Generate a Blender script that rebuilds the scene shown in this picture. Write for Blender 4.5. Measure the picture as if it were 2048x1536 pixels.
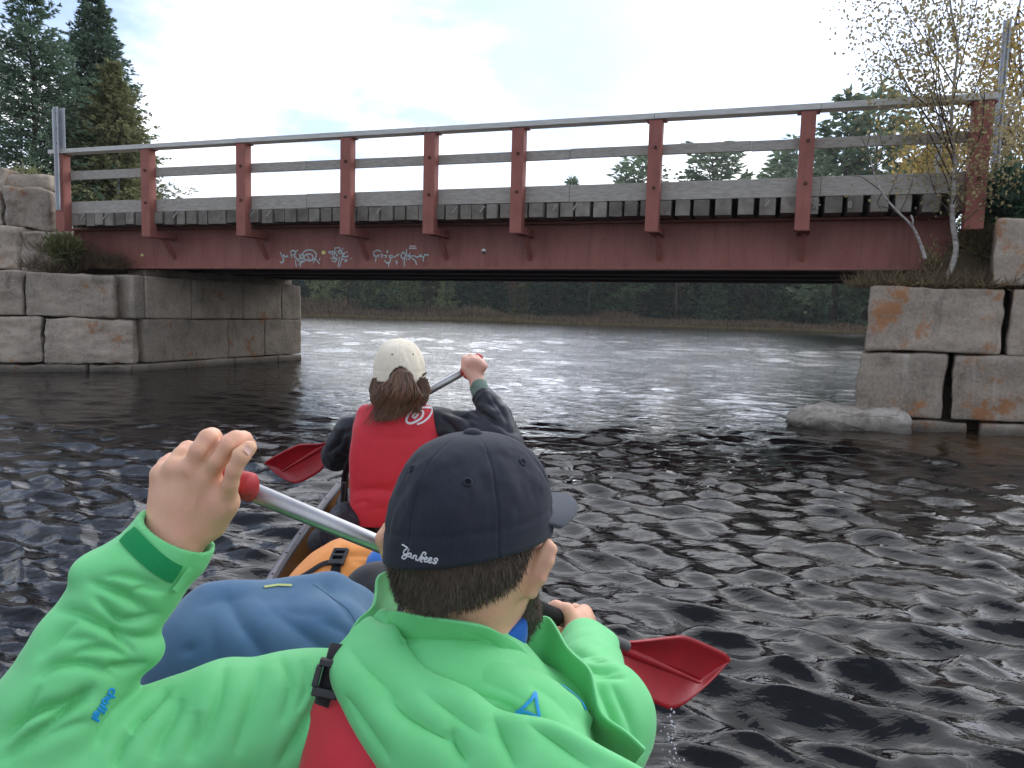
import bpy, math, random
import numpy as np
from mathutils import Vector, Matrix
from mathutils.bvhtree import BVHTree
import openvdb

for _o in list(bpy.data.objects):
    bpy.data.objects.remove(_o)
scn = bpy.context.scene
COL = scn.collection
R = math.radians

# ------------------------------------------------------------------ camera
CAM = np.array([0.0, 0.0, 1.2])
FPX, PITCH, ROLL = 1500.0, R(5.48), R(1.6)
_f = np.array([0, math.cos(PITCH), -math.sin(PITCH)])
_r0 = np.array([1.0, 0, 0]); _u0 = np.array([0, math.sin(PITCH), math.cos(PITCH)])
_r = math.cos(ROLL)*_r0 + math.sin(ROLL)*_u0
_u = -math.sin(ROLL)*_r0 + math.cos(ROLL)*_u0
cd = bpy.data.cameras.new('camera'); cam = bpy.data.objects.new('camera', cd); COL.objects.link(cam)
cd.sensor_width = 36; cd.lens = 36*FPX/2048; cd.clip_start = 0.05; cd.clip_end = 3000
_m = Matrix.Identity(4)
for _i in range(3):
    _m[_i][0] = _r[_i]; _m[_i][1] = _u[_i]; _m[_i][2] = -_f[_i]; _m[_i][3] = CAM[_i]
cam.matrix_world = _m
scn.camera = cam

# ------------------------------------------------------------------ light
SUN_AZ, SUN_EL = R(30), R(36)
world = bpy.data.worlds.new('World'); scn.world = world; world.use_nodes = True
nt = world.node_tree; nt.nodes.clear()
def WN(t, **k):
    n = nt.nodes.new(t)
    for a, b in k.items(): setattr(n, a, b)
    return n
def WL(a, b): nt.links.new(a, b)
w_out = WN('ShaderNodeOutputWorld'); w_bg = WN('ShaderNodeBackground')
sky = WN('ShaderNodeTexSky', sky_type='NISHITA', sun_disc=False)
sky.sun_elevation = SUN_EL; sky.sun_rotation = SUN_AZ; sky.air_density = 1.0; sky.dust_density = 0.5
tc = WN('ShaderNodeTexCoord'); sep = WN('ShaderNodeSeparateXYZ'); WL(tc.outputs['Generated'], sep.inputs[0])
def wm(op, a, b):
    n = WN('ShaderNodeMath', operation=op)
    for i, v in enumerate((a, b)):
        if v is None: continue
        if isinstance(v, (int, float)): n.inputs[i].default_value = v
        else: WL(v, n.inputs[i])
    return n.outputs[0]
zc = wm('ADD', wm('MAXIMUM', sep.outputs[2], 0.0), 0.16)
cmb = WN('ShaderNodeCombineXYZ'); WL(wm('DIVIDE', sep.outputs[0], zc), cmb.inputs[0]); WL(wm('DIVIDE', sep.outputs[1], zc), cmb.inputs[1])
cmb.inputs[2].default_value = 11.2
n1 = WN('ShaderNodeTexNoise'); n1.inputs['Scale'].default_value = 1.15; n1.inputs['Detail'].default_value = 8; n1.inputs['Roughness'].default_value = .56
WL(cmb.outputs[0], n1.inputs['Vector'])
n2 = WN('ShaderNodeTexNoise'); n2.inputs['Scale'].default_value = 2.3; n2.inputs['Detail'].default_value = 6; n2.inputs['Roughness'].default_value = .55
WL(cmb.outputs[0], n2.inputs['Vector'])
rp = WN('ShaderNodeValToRGB'); rp.color_ramp.elements[0].color = (.30, .30, .30, 1); rp.color_ramp.elements[0].position = .40; rp.color_ramp.elements[1].position = .56
ps_ = WN('ShaderNodeVectorMath', operation='SUBTRACT'); WL(cmb.outputs[0], ps_.inputs[0]); ps_.inputs[1].default_value = (.37, 2.05, 11.2)   # a thin blue break in the overcast
pm_ = WN('ShaderNodeVectorMath', operation='MULTIPLY'); WL(ps_.outputs[0], pm_.inputs[0]); pm_.inputs[1].default_value = (1.0, 1.5, 0)
pl_ = WN('ShaderNodeVectorMath', operation='LENGTH'); WL(pm_.outputs[0], pl_.inputs[0])
zen_ = WN('ShaderNodeMapRange'); zen_.inputs[1].default_value = .42; zen_.inputs[2].default_value = .85; zen_.inputs[3].default_value = 0; zen_.inputs[4].default_value = .20; WL(sep.outputs[2], zen_.inputs[0])
cv_ = WN('ShaderNodeMath', operation='SUBTRACT'); WL(zen_.outputs[0], cv_.inputs[1]); WL(cv_.outputs[0], rp.inputs[0]); cov_ = cv_.inputs[0]   # the overcast thins towards the zenith
WL(wm('SUBTRACT', n1.outputs[0], wm('MULTIPLY', wm('MAXIMUM', wm('SUBTRACT', 1.0, pl_.outputs['Value']), 0.0), .34)), cov_)
rc = WN('ShaderNodeValToRGB'); rc.color_ramp.elements[0].position = .25; rc.color_ramp.elements[1].position = .7
rc.color_ramp.elements[0].color = (4.9, 5.5, 6.6, 1); rc.color_ramp.elements[1].color = (8.3, 8.4, 8.6, 1)
WL(n2.outputs[0], rc.inputs[0])
mx = WN('ShaderNodeMixRGB'); WL(rp.outputs[0], mx.inputs[0]); sk2 = WN('ShaderNodeMixRGB', blend_type='MULTIPLY'); sk2.inputs[0].default_value = 1; sk2.inputs[2].default_value = (.60, .69, .86, 1); WL(sky.outputs[0], sk2.inputs[1]); WL(sk2.outputs[0], mx.inputs[1]); WL(rc.outputs[0], mx.inputs[2])
dt_ = WN('ShaderNodeVectorMath', operation='DOT_PRODUCT'); WL(tc.outputs['Generated'], dt_.inputs[0])
dt_.inputs[1].default_value = (math.sin(SUN_AZ)*math.cos(SUN_EL), math.cos(SUN_AZ)*math.cos(SUN_EL), math.sin(SUN_EL))
gl_ = WN('ShaderNodeValToRGB'); e_ = gl_.color_ramp.elements; e_[0].position = 0; e_[0].color = (.80, .80, .82, 1); e_[1].position = 1; e_[1].color = (1.2, 1.19, 1.17, 1)
for p_, v_ in ((.5, .88), (.78, 1.0), (.93, 1.05)): q_ = e_.new(p_); q_.color = (v_, v_, v_, 1)
WL(wm('MULTIPLY', wm('ADD', dt_.outputs['Value'], 1.0), .5), gl_.inputs[0])
mg = WN('ShaderNodeMixRGB', blend_type='MULTIPLY'); mg.inputs[0].default_value = 1; WL(mx.outputs[0], mg.inputs[1]); WL(gl_.outputs[0], mg.inputs[2]); WL(mg.outputs[0], w_bg.inputs[0]); w_bg.inputs[1].default_value = 0.11
WL(w_bg.outputs[0], w_out.inputs[0])
sl = bpy.data.lights.new('sun', 'SUN'); sun = bpy.data.objects.new('sun', sl); COL.objects.link(sun)
sl.energy = 1.5; sl.angle = R(95); sl.color = (1, .965, .91)
_sd = Vector((math.sin(SUN_AZ)*math.cos(SUN_EL), math.cos(SUN_AZ)*math.cos(SUN_EL), math.sin(SUN_EL)))
sun.rotation_euler = _sd.to_track_quat('Z', 'Y').to_euler()
scn.view_settings.view_transform = 'Standard'; scn.view_settings.look = 'None'
scn.view_settings.gamma = 1; scn.view_settings.use_curve_mapping = False
scn.view_settings.exposure = 1.12
scn.render.engine = 'CYCLES'
scn.cycles.max_bounces = 6; scn.cycles.transparent_max_bounces = 8
scn.cycles.use_denoising = True

# ------------------------------------------------------------------ measuring: photo pixel -> ray
def ray(px, py):
    d = _f + _r*(px-1024)/FPX - _u*(py-768)/FPX
    return d
def P(px, py, Y):                       # point on the ray at world depth Y
    d = ray(px, py); return CAM + d*(Y/d[1])
def G(px, py, z=0.0):                   # point on the ray at height z
    d = ray(px, py); return CAM + d*((z-CAM[2])/d[2])

# ------------------------------------------------------------------ objects
def thing(name, label, cat, loc=(0, 0, 0), group=None):
    o = bpy.data.objects.new(name, None); COL.objects.link(o)
    o.location = loc; o.empty_display_size = .2
    o['label'] = label; o['category'] = cat
    if group: o['group'] = group
    return o
def tag(o, label, cat, group=None):
    o['label'] = label; o['category'] = cat
    if group: o['group'] = group
    return o
def mesh_from(name, V, F, smooth=True):
    me = bpy.data.meshes.new(name)
    V = np.asarray(V, dtype=np.float32)
    if isinstance(F, np.ndarray) and F.ndim == 2:
        n, k = F.shape
        me.vertices.add(len(V)); me.vertices.foreach_set('co', V.ravel())
        me.loops.add(n*k); me.loops.foreach_set('vertex_index', F.astype(np.int32).ravel())
        me.polygons.add(n); me.polygons.foreach_set('loop_start', np.arange(0, n*k, k, dtype=np.int32))
        me.update(calc_edges=True)
    else:
        me.from_pydata([tuple(v) for v in V.tolist()], [], [tuple(f) for f in F]); me.update()
    if smooth:
        me.polygons.foreach_set('use_smooth', np.ones(len(me.polygons), dtype=bool))
    return me
def obj(name, VF, mat, parent=None, smooth=True, local=False, bevel=0):
    me = VF if isinstance(VF, bpy.types.Mesh) else mesh_from(name, VF[0], VF[1], smooth)
    o = bpy.data.objects.new(name, me); COL.objects.link(o)
    for m in (mat if isinstance(mat, (list, tuple)) else [mat]):
        if m: me.materials.append(m)
    if parent is not None:
        o.parent = parent
        if not local:
            p, w = parent, Vector((0, 0, 0))
            while p is not None: w = w + p.location; p = p.parent
            if parent.parent is None: o.matrix_parent_inverse = Matrix.Translation(-parent.location)
    if bevel:
        b = o.modifiers.new('bevel', 'BEVEL'); b.width = bevel; b.segments = 2; b.limit_method = 'ANGLE'; b.harden_normals = True
    return o

class MB:
    """collects shapes into one mesh"""
    def __init__(s): s.v = []; s.f = []
    def add(s, V, F):
        b = len(s.v); s.v += [tuple(map(float, v)) for v in V]; s.f += [tuple(int(i)+b for i in f) for f in F]; return s
    def box(s, c, ax, h):
        c = np.asarray(c, float); ax = [np.asarray(a, float) for a in ax]
        V = [c + ax[0]*h[0]*i + ax[1]*h[1]*j + ax[2]*h[2]*k for k in (-1, 1) for j in (-1, 1) for i in (-1, 1)]
        F = [(0, 2, 3, 1), (4, 5, 7, 6), (0, 1, 5, 4), (2, 6, 7, 3), (0, 4, 6, 2), (1, 3, 7, 5)]
        if np.dot(np.cross(ax[0], ax[1]), ax[2]) < 0: F = [f[::-1] for f in F]
        return s.add(V, F)
    def prism(s, pts, off):             # polygon of 3-D points pushed by off
        n = len(pts); pts = [np.asarray(p, float) for p in pts]; off = np.asarray(off, float)
        V = pts + [p+off for p in pts]
        F = [tuple(range(n))[::-1], tuple(range(n, 2*n))] + [(i, (i+1) % n, n+(i+1) % n, n+i) for i in range(n)]
        return s.add(V, F)
    def tube(s, path, rad, n=8, caps=True, flat=None):
        path = [np.asarray(p, float) for p in path]
        if not hasattr(rad, '__len__'): rad = [rad]*len(path)
        V, F = [], []; up = None
        for i, p in enumerate(path):
            t = path[min(i+1, len(path)-1)] - path[max(i-1, 0)]; t = t/(np.linalg.norm(t)+1e-9)
            if up is None:
                up = np.array([0, 0, 1.0]) if abs(t[2]) < .9 else np.array([1.0, 0, 0])
            a = np.cross(t, up); a /= np.linalg.norm(a)+1e-9; b = np.cross(a, t); up = b
            for k in range(n):
                w = 2*math.pi*k/n
                V.append(p + rad[i]*(a*math.cos(w) + b*math.sin(w)*(flat or 1)))
        for i in range(len(path)-1):
            for k in range(n):
                F.append((i*n+k, i*n+(k+1) % n, (i+1)*n+(k+1) % n, (i+1)*n+k))
        if caps:
            F.append(tuple(range(n))[::-1]); F.append(tuple((len(path)-1)*n+k for k in range(n)))
        return s.add(V, F)
    def out(s): return (np.array(s.v, dtype=np.float32), s.f)

# value noise
def _hash(i, j, k, seed):
    h = (i*374761393 + j*668265263 + k*2147483647 + seed*1274126177) & 0xffffffff
    h = ((h ^ (h >> 13))*1274126177) & 0xffffffff
    h = h ^ (h >> 16)
    return (h & 0xffff)/65535.0
def vnoise(p, seed=0):
    p = np.asarray(p, float); i = np.floor(p).astype(np.int64); f = p-i; f = f*f*(3-2*f)
    r = 0
    for a in (0, 1):
        wa = f[:, 0] if a else 1-f[:, 0]
        for b in (0, 1):
            wb = f[:, 1] if b else 1-f[:, 1]
            for c in (0, 1):
                wc = f[:, 2] if c else 1-f[:, 2]
                r = r + wa*wb*wc*_hash(i[:, 0]+a, i[:, 1]+b, i[:, 2]+c, seed)
    return r*2-1
def fbm(p, oct=4, seed=0, gain=.5):
    p = np.asarray(p, float); r = 0; a = 1
    for o in range(oct):
        r = r + a*vnoise(p*(2.03**o)+o*17.3, seed+o); a *= gain
    return r

# ------------------------------------------------------------------ materials
def mat(name, col, rough=.6, spec=.5, metal=0, var=None, vscale=3.0, bump=0, bscale=40, bdist=.01, detail=6, stretch=None, sheen=0, rand=0, coat=0):
    """principled with noise-driven colour change (var = second colour) and bump"""
    m = bpy.data.materials.new(name); m.use_nodes = True; t = m.node_tree; N = t.nodes
    b = N['Principled BSDF']; b.inputs['Base Color'].default_value = (*col, 1)
    b.inputs['Roughness'].default_value = rough; b.inputs['Specular IOR Level'].default_value = spec; b.inputs['Metallic'].default_value = metal
    if sheen: b.inputs['Sheen Weight'].default_value = sheen; b.inputs['Sheen Roughness'].default_value = .4
    if coat: b.inputs['Coat Weight'].default_value = coat; b.inputs['Coat Roughness'].default_value = .15
    c = N.new('ShaderNodeTexCoord'); mp = N.new('ShaderNodeMapping'); t.links.new(c.outputs['Object'], mp.inputs[0])
    if stretch: mp.inputs['Scale'].default_value = stretch
    last = None
    if var:
        n = N.new('ShaderNodeTexNoise'); n.inputs['Scale'].default_value = vscale; n.inputs['Detail'].default_value = detail; n.inputs['Roughness'].default_value = .62
        t.links.new(mp.outputs[0], n.inputs[0])
        rr = N.new('ShaderNodeValToRGB'); rr.color_ramp.elements[0].position = .33; rr.color_ramp.elements[1].position = .67
        rr.color_ramp.elements[0].color = (*col, 1); rr.color_ramp.elements[1].color = (*var, 1)
        t.links.new(n.outputs[0], rr.inputs[0]); last = rr.outputs[0]
    if rand:
        oi = N.new('ShaderNodeNewGeometry'); h = N.new('ShaderNodeHueSaturation')
        mr = N.new('ShaderNodeMapRange'); mr.inputs[3].default_value = 1-rand; mr.inputs[4].default_value = 1+rand
        t.links.new(oi.outputs['Random Per Island'], mr.inputs[0]); t.links.new(mr.outputs[0], h.inputs['Value'])
        if last is None: h.inputs['Color'].default_value = (*col, 1)
        else: t.links.new(last, h.inputs['Color'])
        last = h.outputs[0]
    if last is not None: t.links.new(last, b.inputs['Base Color'])
    if bump:
        n = N.new('ShaderNodeTexNoise'); n.inputs['Scale'].default_value = bscale; n.inputs['Detail'].default_value = 5
        t.links.new(mp.outputs[0], n.inputs[0])
        bu = N.new('ShaderNodeBump'); bu.inputs['Strength'].default_value = bump; bu.inputs['Distance'].default_value = bdist
        t.links.new(n.outputs[0], bu.inputs['Height']); t.links.new(bu.outputs[0], b.inputs['Normal'])
    return m
def leafmat(name, col, col2, trans=.35, rand=.35):
    m = bpy.data.materials.new(name); m.use_nodes = True; t = m.node_tree; N = t.nodes
    N.remove(N['Principled BSDF']); out = N['Material Output']
    g = N.new('ShaderNodeNewGeometry'); oi = N.new('ShaderNodeObjectInfo')
    mx = N.new('ShaderNodeMixRGB'); mx.inputs[1].default_value = (*col, 1); mx.inputs[2].default_value = (*col2, 1)
    t.links.new(g.outputs['Random Per Island'], mx.inputs[0])
    h = N.new('ShaderNodeHueSaturation'); t.links.new(mx.outputs[0], h.inputs['Color'])
    mr = N.new('ShaderNodeMapRange'); mr.inputs[3].default_value = 1-rand; mr.inputs[4].default_value = 1+rand
    t.links.new(oi.outputs['Random'], mr.inputs[0]); t.links.new(mr.outputs[0], h.inputs['Value'])
    d = N.new('ShaderNodeBsdfDiffuse'); tr = N.new('ShaderNodeBsdfTranslucent'); ms = N.new('ShaderNodeMixShader'); ms.inputs[0].default_value = trans
    t.links.new(h.outputs[0], d.inputs[0]); t.links.new(h.outputs[0], tr.inputs[0])
    t.links.new(d.outputs[0], ms.inputs[1]); t.links.new(tr.outputs[0], ms.inputs[2]); t.links.new(ms.outputs[0], out.inputs[0])
    return m
# ================================================================== WATER
def make_water():
    # fan of rings round the boat: fine in front of the lens, coarse behind
    rr = [0.0]; r = .35
    while r < 1500: rr.append(r); r *= 1.0095 if r < 14 else (1.0065 if r < 105 else 1.03)
    rr = np.array(rr)
    th = np.concatenate([np.radians(np.arange(-46, 46, .17)), np.radians(np.arange(46, 314, 4.0))])
    n, k = len(rr), len(th)
    T, RR = np.meshgrid(th, rr)
    X = RR*np.sin(T); Y = RR*np.cos(T)
    rng = np.random.default_rng(7)
    Z = np.zeros_like(X); DX = np.zeros_like(X); DY = np.zeros_like(X)
    cell = np.maximum(RR*.0080, .008); farw = np.clip((Y-13)/14, 0, 1)
    base = R(256)                       # wind direction
    # slow patches of stronger and weaker chop
    pts = np.stack([X.ravel()/3.1, Y.ravel()/3.1, np.zeros(X.size)], 1)
    gust = .75 + .45*vnoise(pts, 5).reshape(X.shape) + .25*vnoise(pts*2.7+9, 6).reshape(X.shape)
    warp = np.stack([vnoise(pts*1.9+3, 11), vnoise(pts*1.9+30, 12)], 0).reshape(2, *X.shape)*.22
    Xw = X + warp[0]; Yw = Y + warp[1]
    for i in range(170):
        lam = .06*math.exp(rng.uniform(0, 1)*2.5)          # 0.11 .. 1.1 m
        ang = base + rng.normal(0, .5)
        kx, ky = math.cos(ang)*2*math.pi/lam, math.sin(ang)*2*math.pi/lam
        ph = rng.uniform(0, 6.28)
        a = .0036*(lam/.40)**.80 if lam < .26 else .0036*(.26/.40)**.80*(.26/lam)**.6
        att = np.clip((lam/cell-2.5)/3, 0, 1)*a*gust
        w = kx*Xw+ky*Yw+ph
        Z += att*np.sin(w)
        q = .6
        DX += q*att*math.cos(ang)*np.cos(w); DY += q*att*math.sin(ang)*np.cos(w)
    for i in range(90):                                      # longer wind chop of the open lake beyond the bridge
        lam = .36*math.exp(rng.uniform(0, 1)*1.8); ang = base + rng.normal(0, .6)
        kx, ky = math.cos(ang)*2*math.pi/lam, math.sin(ang)*2*math.pi/lam
        a = .0056*lam**.8; att = np.clip((lam/cell-2.5)/3, 0, 1)*a*farw*np.clip(gust, .3, 2); w = kx*Xw+ky*Yw+rng.uniform(0, 6.28)
        Z += att*np.sin(w); DX += .6*att*math.cos(ang)*np.cos(w); DY += .6*att*math.sin(ang)*np.cos(w)
    # wake stirred beside the hull and under the lifted paddles
    print('WATER slope', float(np.std(np.diff(Z[200:260], axis=0)/np.diff(RR[200:260], axis=0))))
    X2 = X+DX; Y2 = Y+DY
    V = np.stack([X2.ravel(), Y2.ravel(), Z.ravel()], 1)
    idx = np.arange(n*k).reshape(n, k)
    F = np.stack([idx[:-1], np.roll(idx, -1, 1)[:-1], np.roll(idx, -1, 1)[1:], idx[1:]], -1).reshape(-1, 4)
    return V, F[:, ::-1]
def water_mat():
    m = bpy.data.materials.new('lake_water'); m.use_nodes = True; t = m.node_tree; N = t.nodes; L = t.links.new
    b = N['Principled BSDF']
    b.inputs['Roughness'].default_value = .03; b.inputs['IOR'].default_value = 1.333
    g = N.new('ShaderNodeNewGeometry'); sp = N.new('ShaderNodeSeparateXYZ'); L(g.outputs['Position'], sp.inputs[0])
    # silt seen through the shallows at the foot of the right-hand stones
    dv = N.new('ShaderNodeVectorMath'); dv.operation = 'SUBTRACT'; dv.inputs[1].default_value = (5.6, 7.6, 0); L(g.outputs['Position'], dv.inputs[0])
    sc = N.new('ShaderNodeVectorMath'); sc.operation = 'MULTIPLY'; sc.inputs[1].default_value = (.42, .75, 0); L(dv.outputs[0], sc.inputs[0])
    ln = N.new('ShaderNodeVectorMath'); ln.operation = 'LENGTH'; L(sc.outputs[0], ln.inputs[0])
    mr = N.new('ShaderNodeMapRange'); mr.inputs[1].default_value = .35; mr.inputs[2].default_value = 1.15; mr.inputs[3].default_value = 1; mr.inputs[4].default_value = 0
    L(ln.outputs['Value'], mr.inputs[0])
    mx = N.new('ShaderNodeMixRGB'); mx.inputs[1].default_value = (.0045, .0042, .0045, 1); mx.inputs[2].default_value = (.052, .030, .014, 1)
    L(mr.outputs[0], mx.inputs[0]); L(mx.outputs[0], b.inputs['Base Color'])
    mp = N.new('ShaderNodeMapping'); L(g.outputs['Position'], mp.inputs[0]); mp.inputs['Rotation'].default_value = (0, 0, R(20)); mp.inputs['Scale'].default_value = (.6, 1.2, 1)
    n = N.new('ShaderNodeTexNoise'); n.inputs['Scale'].default_value = 11; n.inputs['Detail'].default_value = 4; n.inputs['Roughness'].default_value = .55; n.inputs['Distortion'].default_value = .6; L(mp.outputs[0], n.inputs[0])
    n2 = N.new('ShaderNodeTexNoise'); n2.inputs['Scale'].default_value = 1.7; n2.inputs['Detail'].default_value = 3; L(mp.outputs[0], n2.inputs[0])
    b1 = N.new('ShaderNodeBump'); b1.inputs['Strength'].default_value = .9; b1.inputs['Distance'].default_value = .022; L(n.outputs[0], b1.inputs['Height'])
    b2 = N.new('ShaderNodeBump'); b2.inputs['Strength'].default_value = .5; b2.inputs['Distance'].default_value = .02; L(n2.outputs[0], b2.inputs['Height']); ms = N.new('ShaderNodeMapRange'); ms.inputs[1].default_value = 9; ms.inputs[2].default_value = 22; ms.inputs[3].default_value = .010; ms.inputs[4].default_value = .03; L(sp.outputs[1], ms.inputs[0]); L(ms.outputs[0], b1.inputs['Distance']); L(b1.outputs[0], b2.inputs['Normal'])
    L(b2.outputs[0], b.inputs['Normal'])
    return m
water = obj('water', make_water(), water_mat()); water['kind'] = 'structure'

# ================================================================== GROUND
def grid_patch(x0, x1, y0, y1, nx, ny, zf):
    xs = np.linspace(x0, x1, nx); ys = np.linspace(y0, y1, ny); X, Y = np.meshgrid(xs, ys)
    Z = zf(X, Y); V = np.stack([X.ravel(), Y.ravel(), Z.ravel()], 1)
    i = np.arange(nx*ny).reshape(ny, nx)
    return V, np.stack([i[:-1, :-1], i[:-1, 1:], i[1:, 1:], i[1:, :-1]], -1).reshape(-1, 4)
def n2d(X, Y, s, seed=0, oct=4):
    return fbm(np.stack([X.ravel()/s, Y.ravel()/s, np.zeros(X.size)], 1), oct, seed).reshape(X.shape)
M_soil = mat('bank_soil', (.060, .046, .030), .95, .1, var=(.115, .088, .055), vscale=1.6, bump=.8, bscale=14, bdist=.04)
M_far = mat('shore_ground', (.045, .036, .018), .95, .1, var=(.085, .06, .03), vscale=.25)
def shoreY(X): return 93 - 8*np.sin((X+20)/55.) + .02*X
def far_z(X, Y):
    d = Y-shoreY(X); return np.where(d < 0, -.6, -.1+np.minimum(d*.07, .9)+np.clip(d-14, 0, 200)*.045) + .25*n2d(X, Y, 6, 3)*np.clip(d/6, 0, 1)
o = obj('far_shore', grid_patch(-220, 260, 80, 330, 200, 120, far_z), M_far); o['kind'] = 'structure'
# ================================================================== BRIDGE
A2 = P(290, 604, 12.6)[:2]; B2 = P(1610, 640, 9.3)[:2]
BU = (B2-A2)/np.linalg.norm(B2-A2); BL = np.linalg.norm(B2-A2); BN = np.array([-BU[1], BU[0]])   # along, away from the lens
if BN[1] < 0: BN = -BN
def b_s(px, py, d=0):                   # distance along the bridge where the ray meets the vertical plane at setback d
    q = ray(px, py)[:2]; o = A2+BN*d
    M = np.array([[q[0], -BU[0]], [q[1], -BU[1]]]); return np.linalg.solve(M, o)[1]
def b_z(px, py, d=0):
    q = ray(px, py); o = A2+BN*d; M = np.array([[q[0], -BU[0]], [q[1], -BU[1]]]); t, s = np.linalg.solve(M, o)
    return CAM[2]+q[2]*t
class Line:                             # straight edge of the bridge, slightly out of level
    def __init__(s, xa, ya, xb, yb, d=0):
        s.sa, s.sb = b_s(xa, ya, d), b_s(xb, yb, d); s.za, s.zb = b_z(xa, ya, d), b_z(xb, yb, d)
    def __call__(s, t): return s.za+(s.zb-s.za)*(t-s.sa)/(s.sb-s.sa)
def BP(s, d, z): q = A2+BU*s+BN*d; return np.array([q[0], q[1], z])
D_G = .60                               # setback of the near girder
L_top = Line(290, 288, 1610, 208); L_top_b = Line(290, 297, 1610, 221)
L_mid = Line(290, 336, 1610, 277, .17); L_mid_b = Line(290, 354, 1610, 298, .17)
L_kerb = Line(290, 399, 1610, 355, .17); L_kerb_b = Line(290, 424, 1610, 394, .17)
L_tie_b = Line(290, 449, 1610, 427, .12); L_post_b = Line(290, 473, 1610, 460)
L_gir_b = Line(343, 538, 1604, 541, D_G)
print('BRIDGE', BL, BU, [round(float(f(0)), 3) for f in (L_top, L_mid, L_kerb, L_tie_b, L_post_b, L_gir_b)], [round(float(f(BL)), 3) for f in (L_top, L_mid, L_kerb, L_tie_b, L_post_b, L_gir_b)])
bu3 = np.array([BU[0], BU[1], (L_top(BL)-L_top(0))/BL]); bu3 /= np.linalg.norm(bu3); bn3 = np.array([BN[0], BN[1], 0.0]); UZ = np.array([0, 0, 1.0])
M_red = mat('oxide_red_steel', (.245, .088, .068), .62, .35, var=(.30, .118, .094), vscale=5, stretch=(1, 1, .28), bump=.25, bscale=60, bdist=.004)
M_redp = mat('oxide_red_post', (.34, .125, .096), .7, .3, var=(.265, .096, .076), vscale=4, bump=.3, bscale=50, bdist=.005)
M_wood = mat('weathered_board', (.27, .247, .212), .85, .2, var=(.41, .38, .335), vscale=3.2, stretch=(1, 1, 14), bump=.5, bscale=9, bdist=.006, rand=.12)
M_tie = mat('old_deck_timber', (.14, .122, .10), .9, .2, var=(.25, .225, .19), vscale=6, bump=.6, bscale=22, bdist=.01, rand=.3)
M_steel = mat('galvanised_steel', (.42, .44, .46), .5, .5, .6, var=(.33, .34, .36), vscale=3)
M_rust = mat('rusty_iron', (.07, .035, .025), .8, .3)
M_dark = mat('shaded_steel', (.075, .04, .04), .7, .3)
def run_streaks(m, dark, amt):            # rain has drawn vertical runs of rust and grime down the paint
    t = m.node_tree; N = t.nodes; L = t.links.new; b = N['Principled BSDF']; src = b.inputs['Base Color'].links[0].from_socket
    c = N.new('ShaderNodeTexCoord'); mp = N.new('ShaderNodeMapping'); mp.inputs['Scale'].default_value = (9, 9, .5); L(c.outputs['Object'], mp.inputs[0])
    n = N.new('ShaderNodeTexNoise'); n.inputs['Scale'].default_value = 1.6; n.inputs['Detail'].default_value = 6; n.inputs['Roughness'].default_value = .7; L(mp.outputs[0], n.inputs[0])
    r = N.new('ShaderNodeValToRGB'); r.color_ramp.elements[0].position = .50; r.color_ramp.elements[1].position = .70; r.color_ramp.elements[0].color = (0, 0, 0, 1); r.color_ramp.elements[1].color = (amt, amt, amt, 1); L(n.outputs[0], r.inputs[0])
    n2 = N.new('ShaderNodeTexNoise'); n2.inputs['Scale'].default_value = 34; n2.inputs['Detail'].default_value = 3; L(c.outputs['Object'], n2.inputs[0])
    r2 = N.new('ShaderNodeValToRGB'); r2.color_ramp.elements[0].position = .66; r2.color_ramp.elements[1].position = .72; r2.color_ramp.elements[1].color = (.7, .7, .7, 1); L(n2.outputs[0], r2.inputs[0])
    x = N.new('ShaderNodeMixRGB'); x.inputs[2].default_value = (*dark, 1); L(r.outputs[0], x.inputs[0]); L(src, x.inputs[1])
    y = N.new('ShaderNodeMixRGB'); y.inputs[2].default_value = (.10, .045, .022, 1); L(r2.outputs[0], y.inputs[0]); L(x.outputs[0], y.inputs[1]); L(y.outputs[0], b.inputs['Base Color'])
run_streaks(M_red, (.110, .044, .036), .45); run_streaks(M_redp, (.16, .062, .05), .35)
def wood_mat():                         # grain runs along the bridge
    t = M_wood.node_tree
    mp = [n for n in t.nodes if n.type == 'MAPPING'][0]
    mp.inputs['Rotation'].default_value = (0, 0, -math.atan2(BU[1], BU[0])); mp.inputs['Scale'].default_value = (.6, 9, 16)
wood_mat()
s0, s1 = b_s(104, 450, 0), b_s(1985, 330, 0)
bridge = thing('bridge', 'small road bridge with rust red girder and grey timber railing', 'bridge', tuple(BP(BL/2, 2.6, 1.8)))
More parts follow.
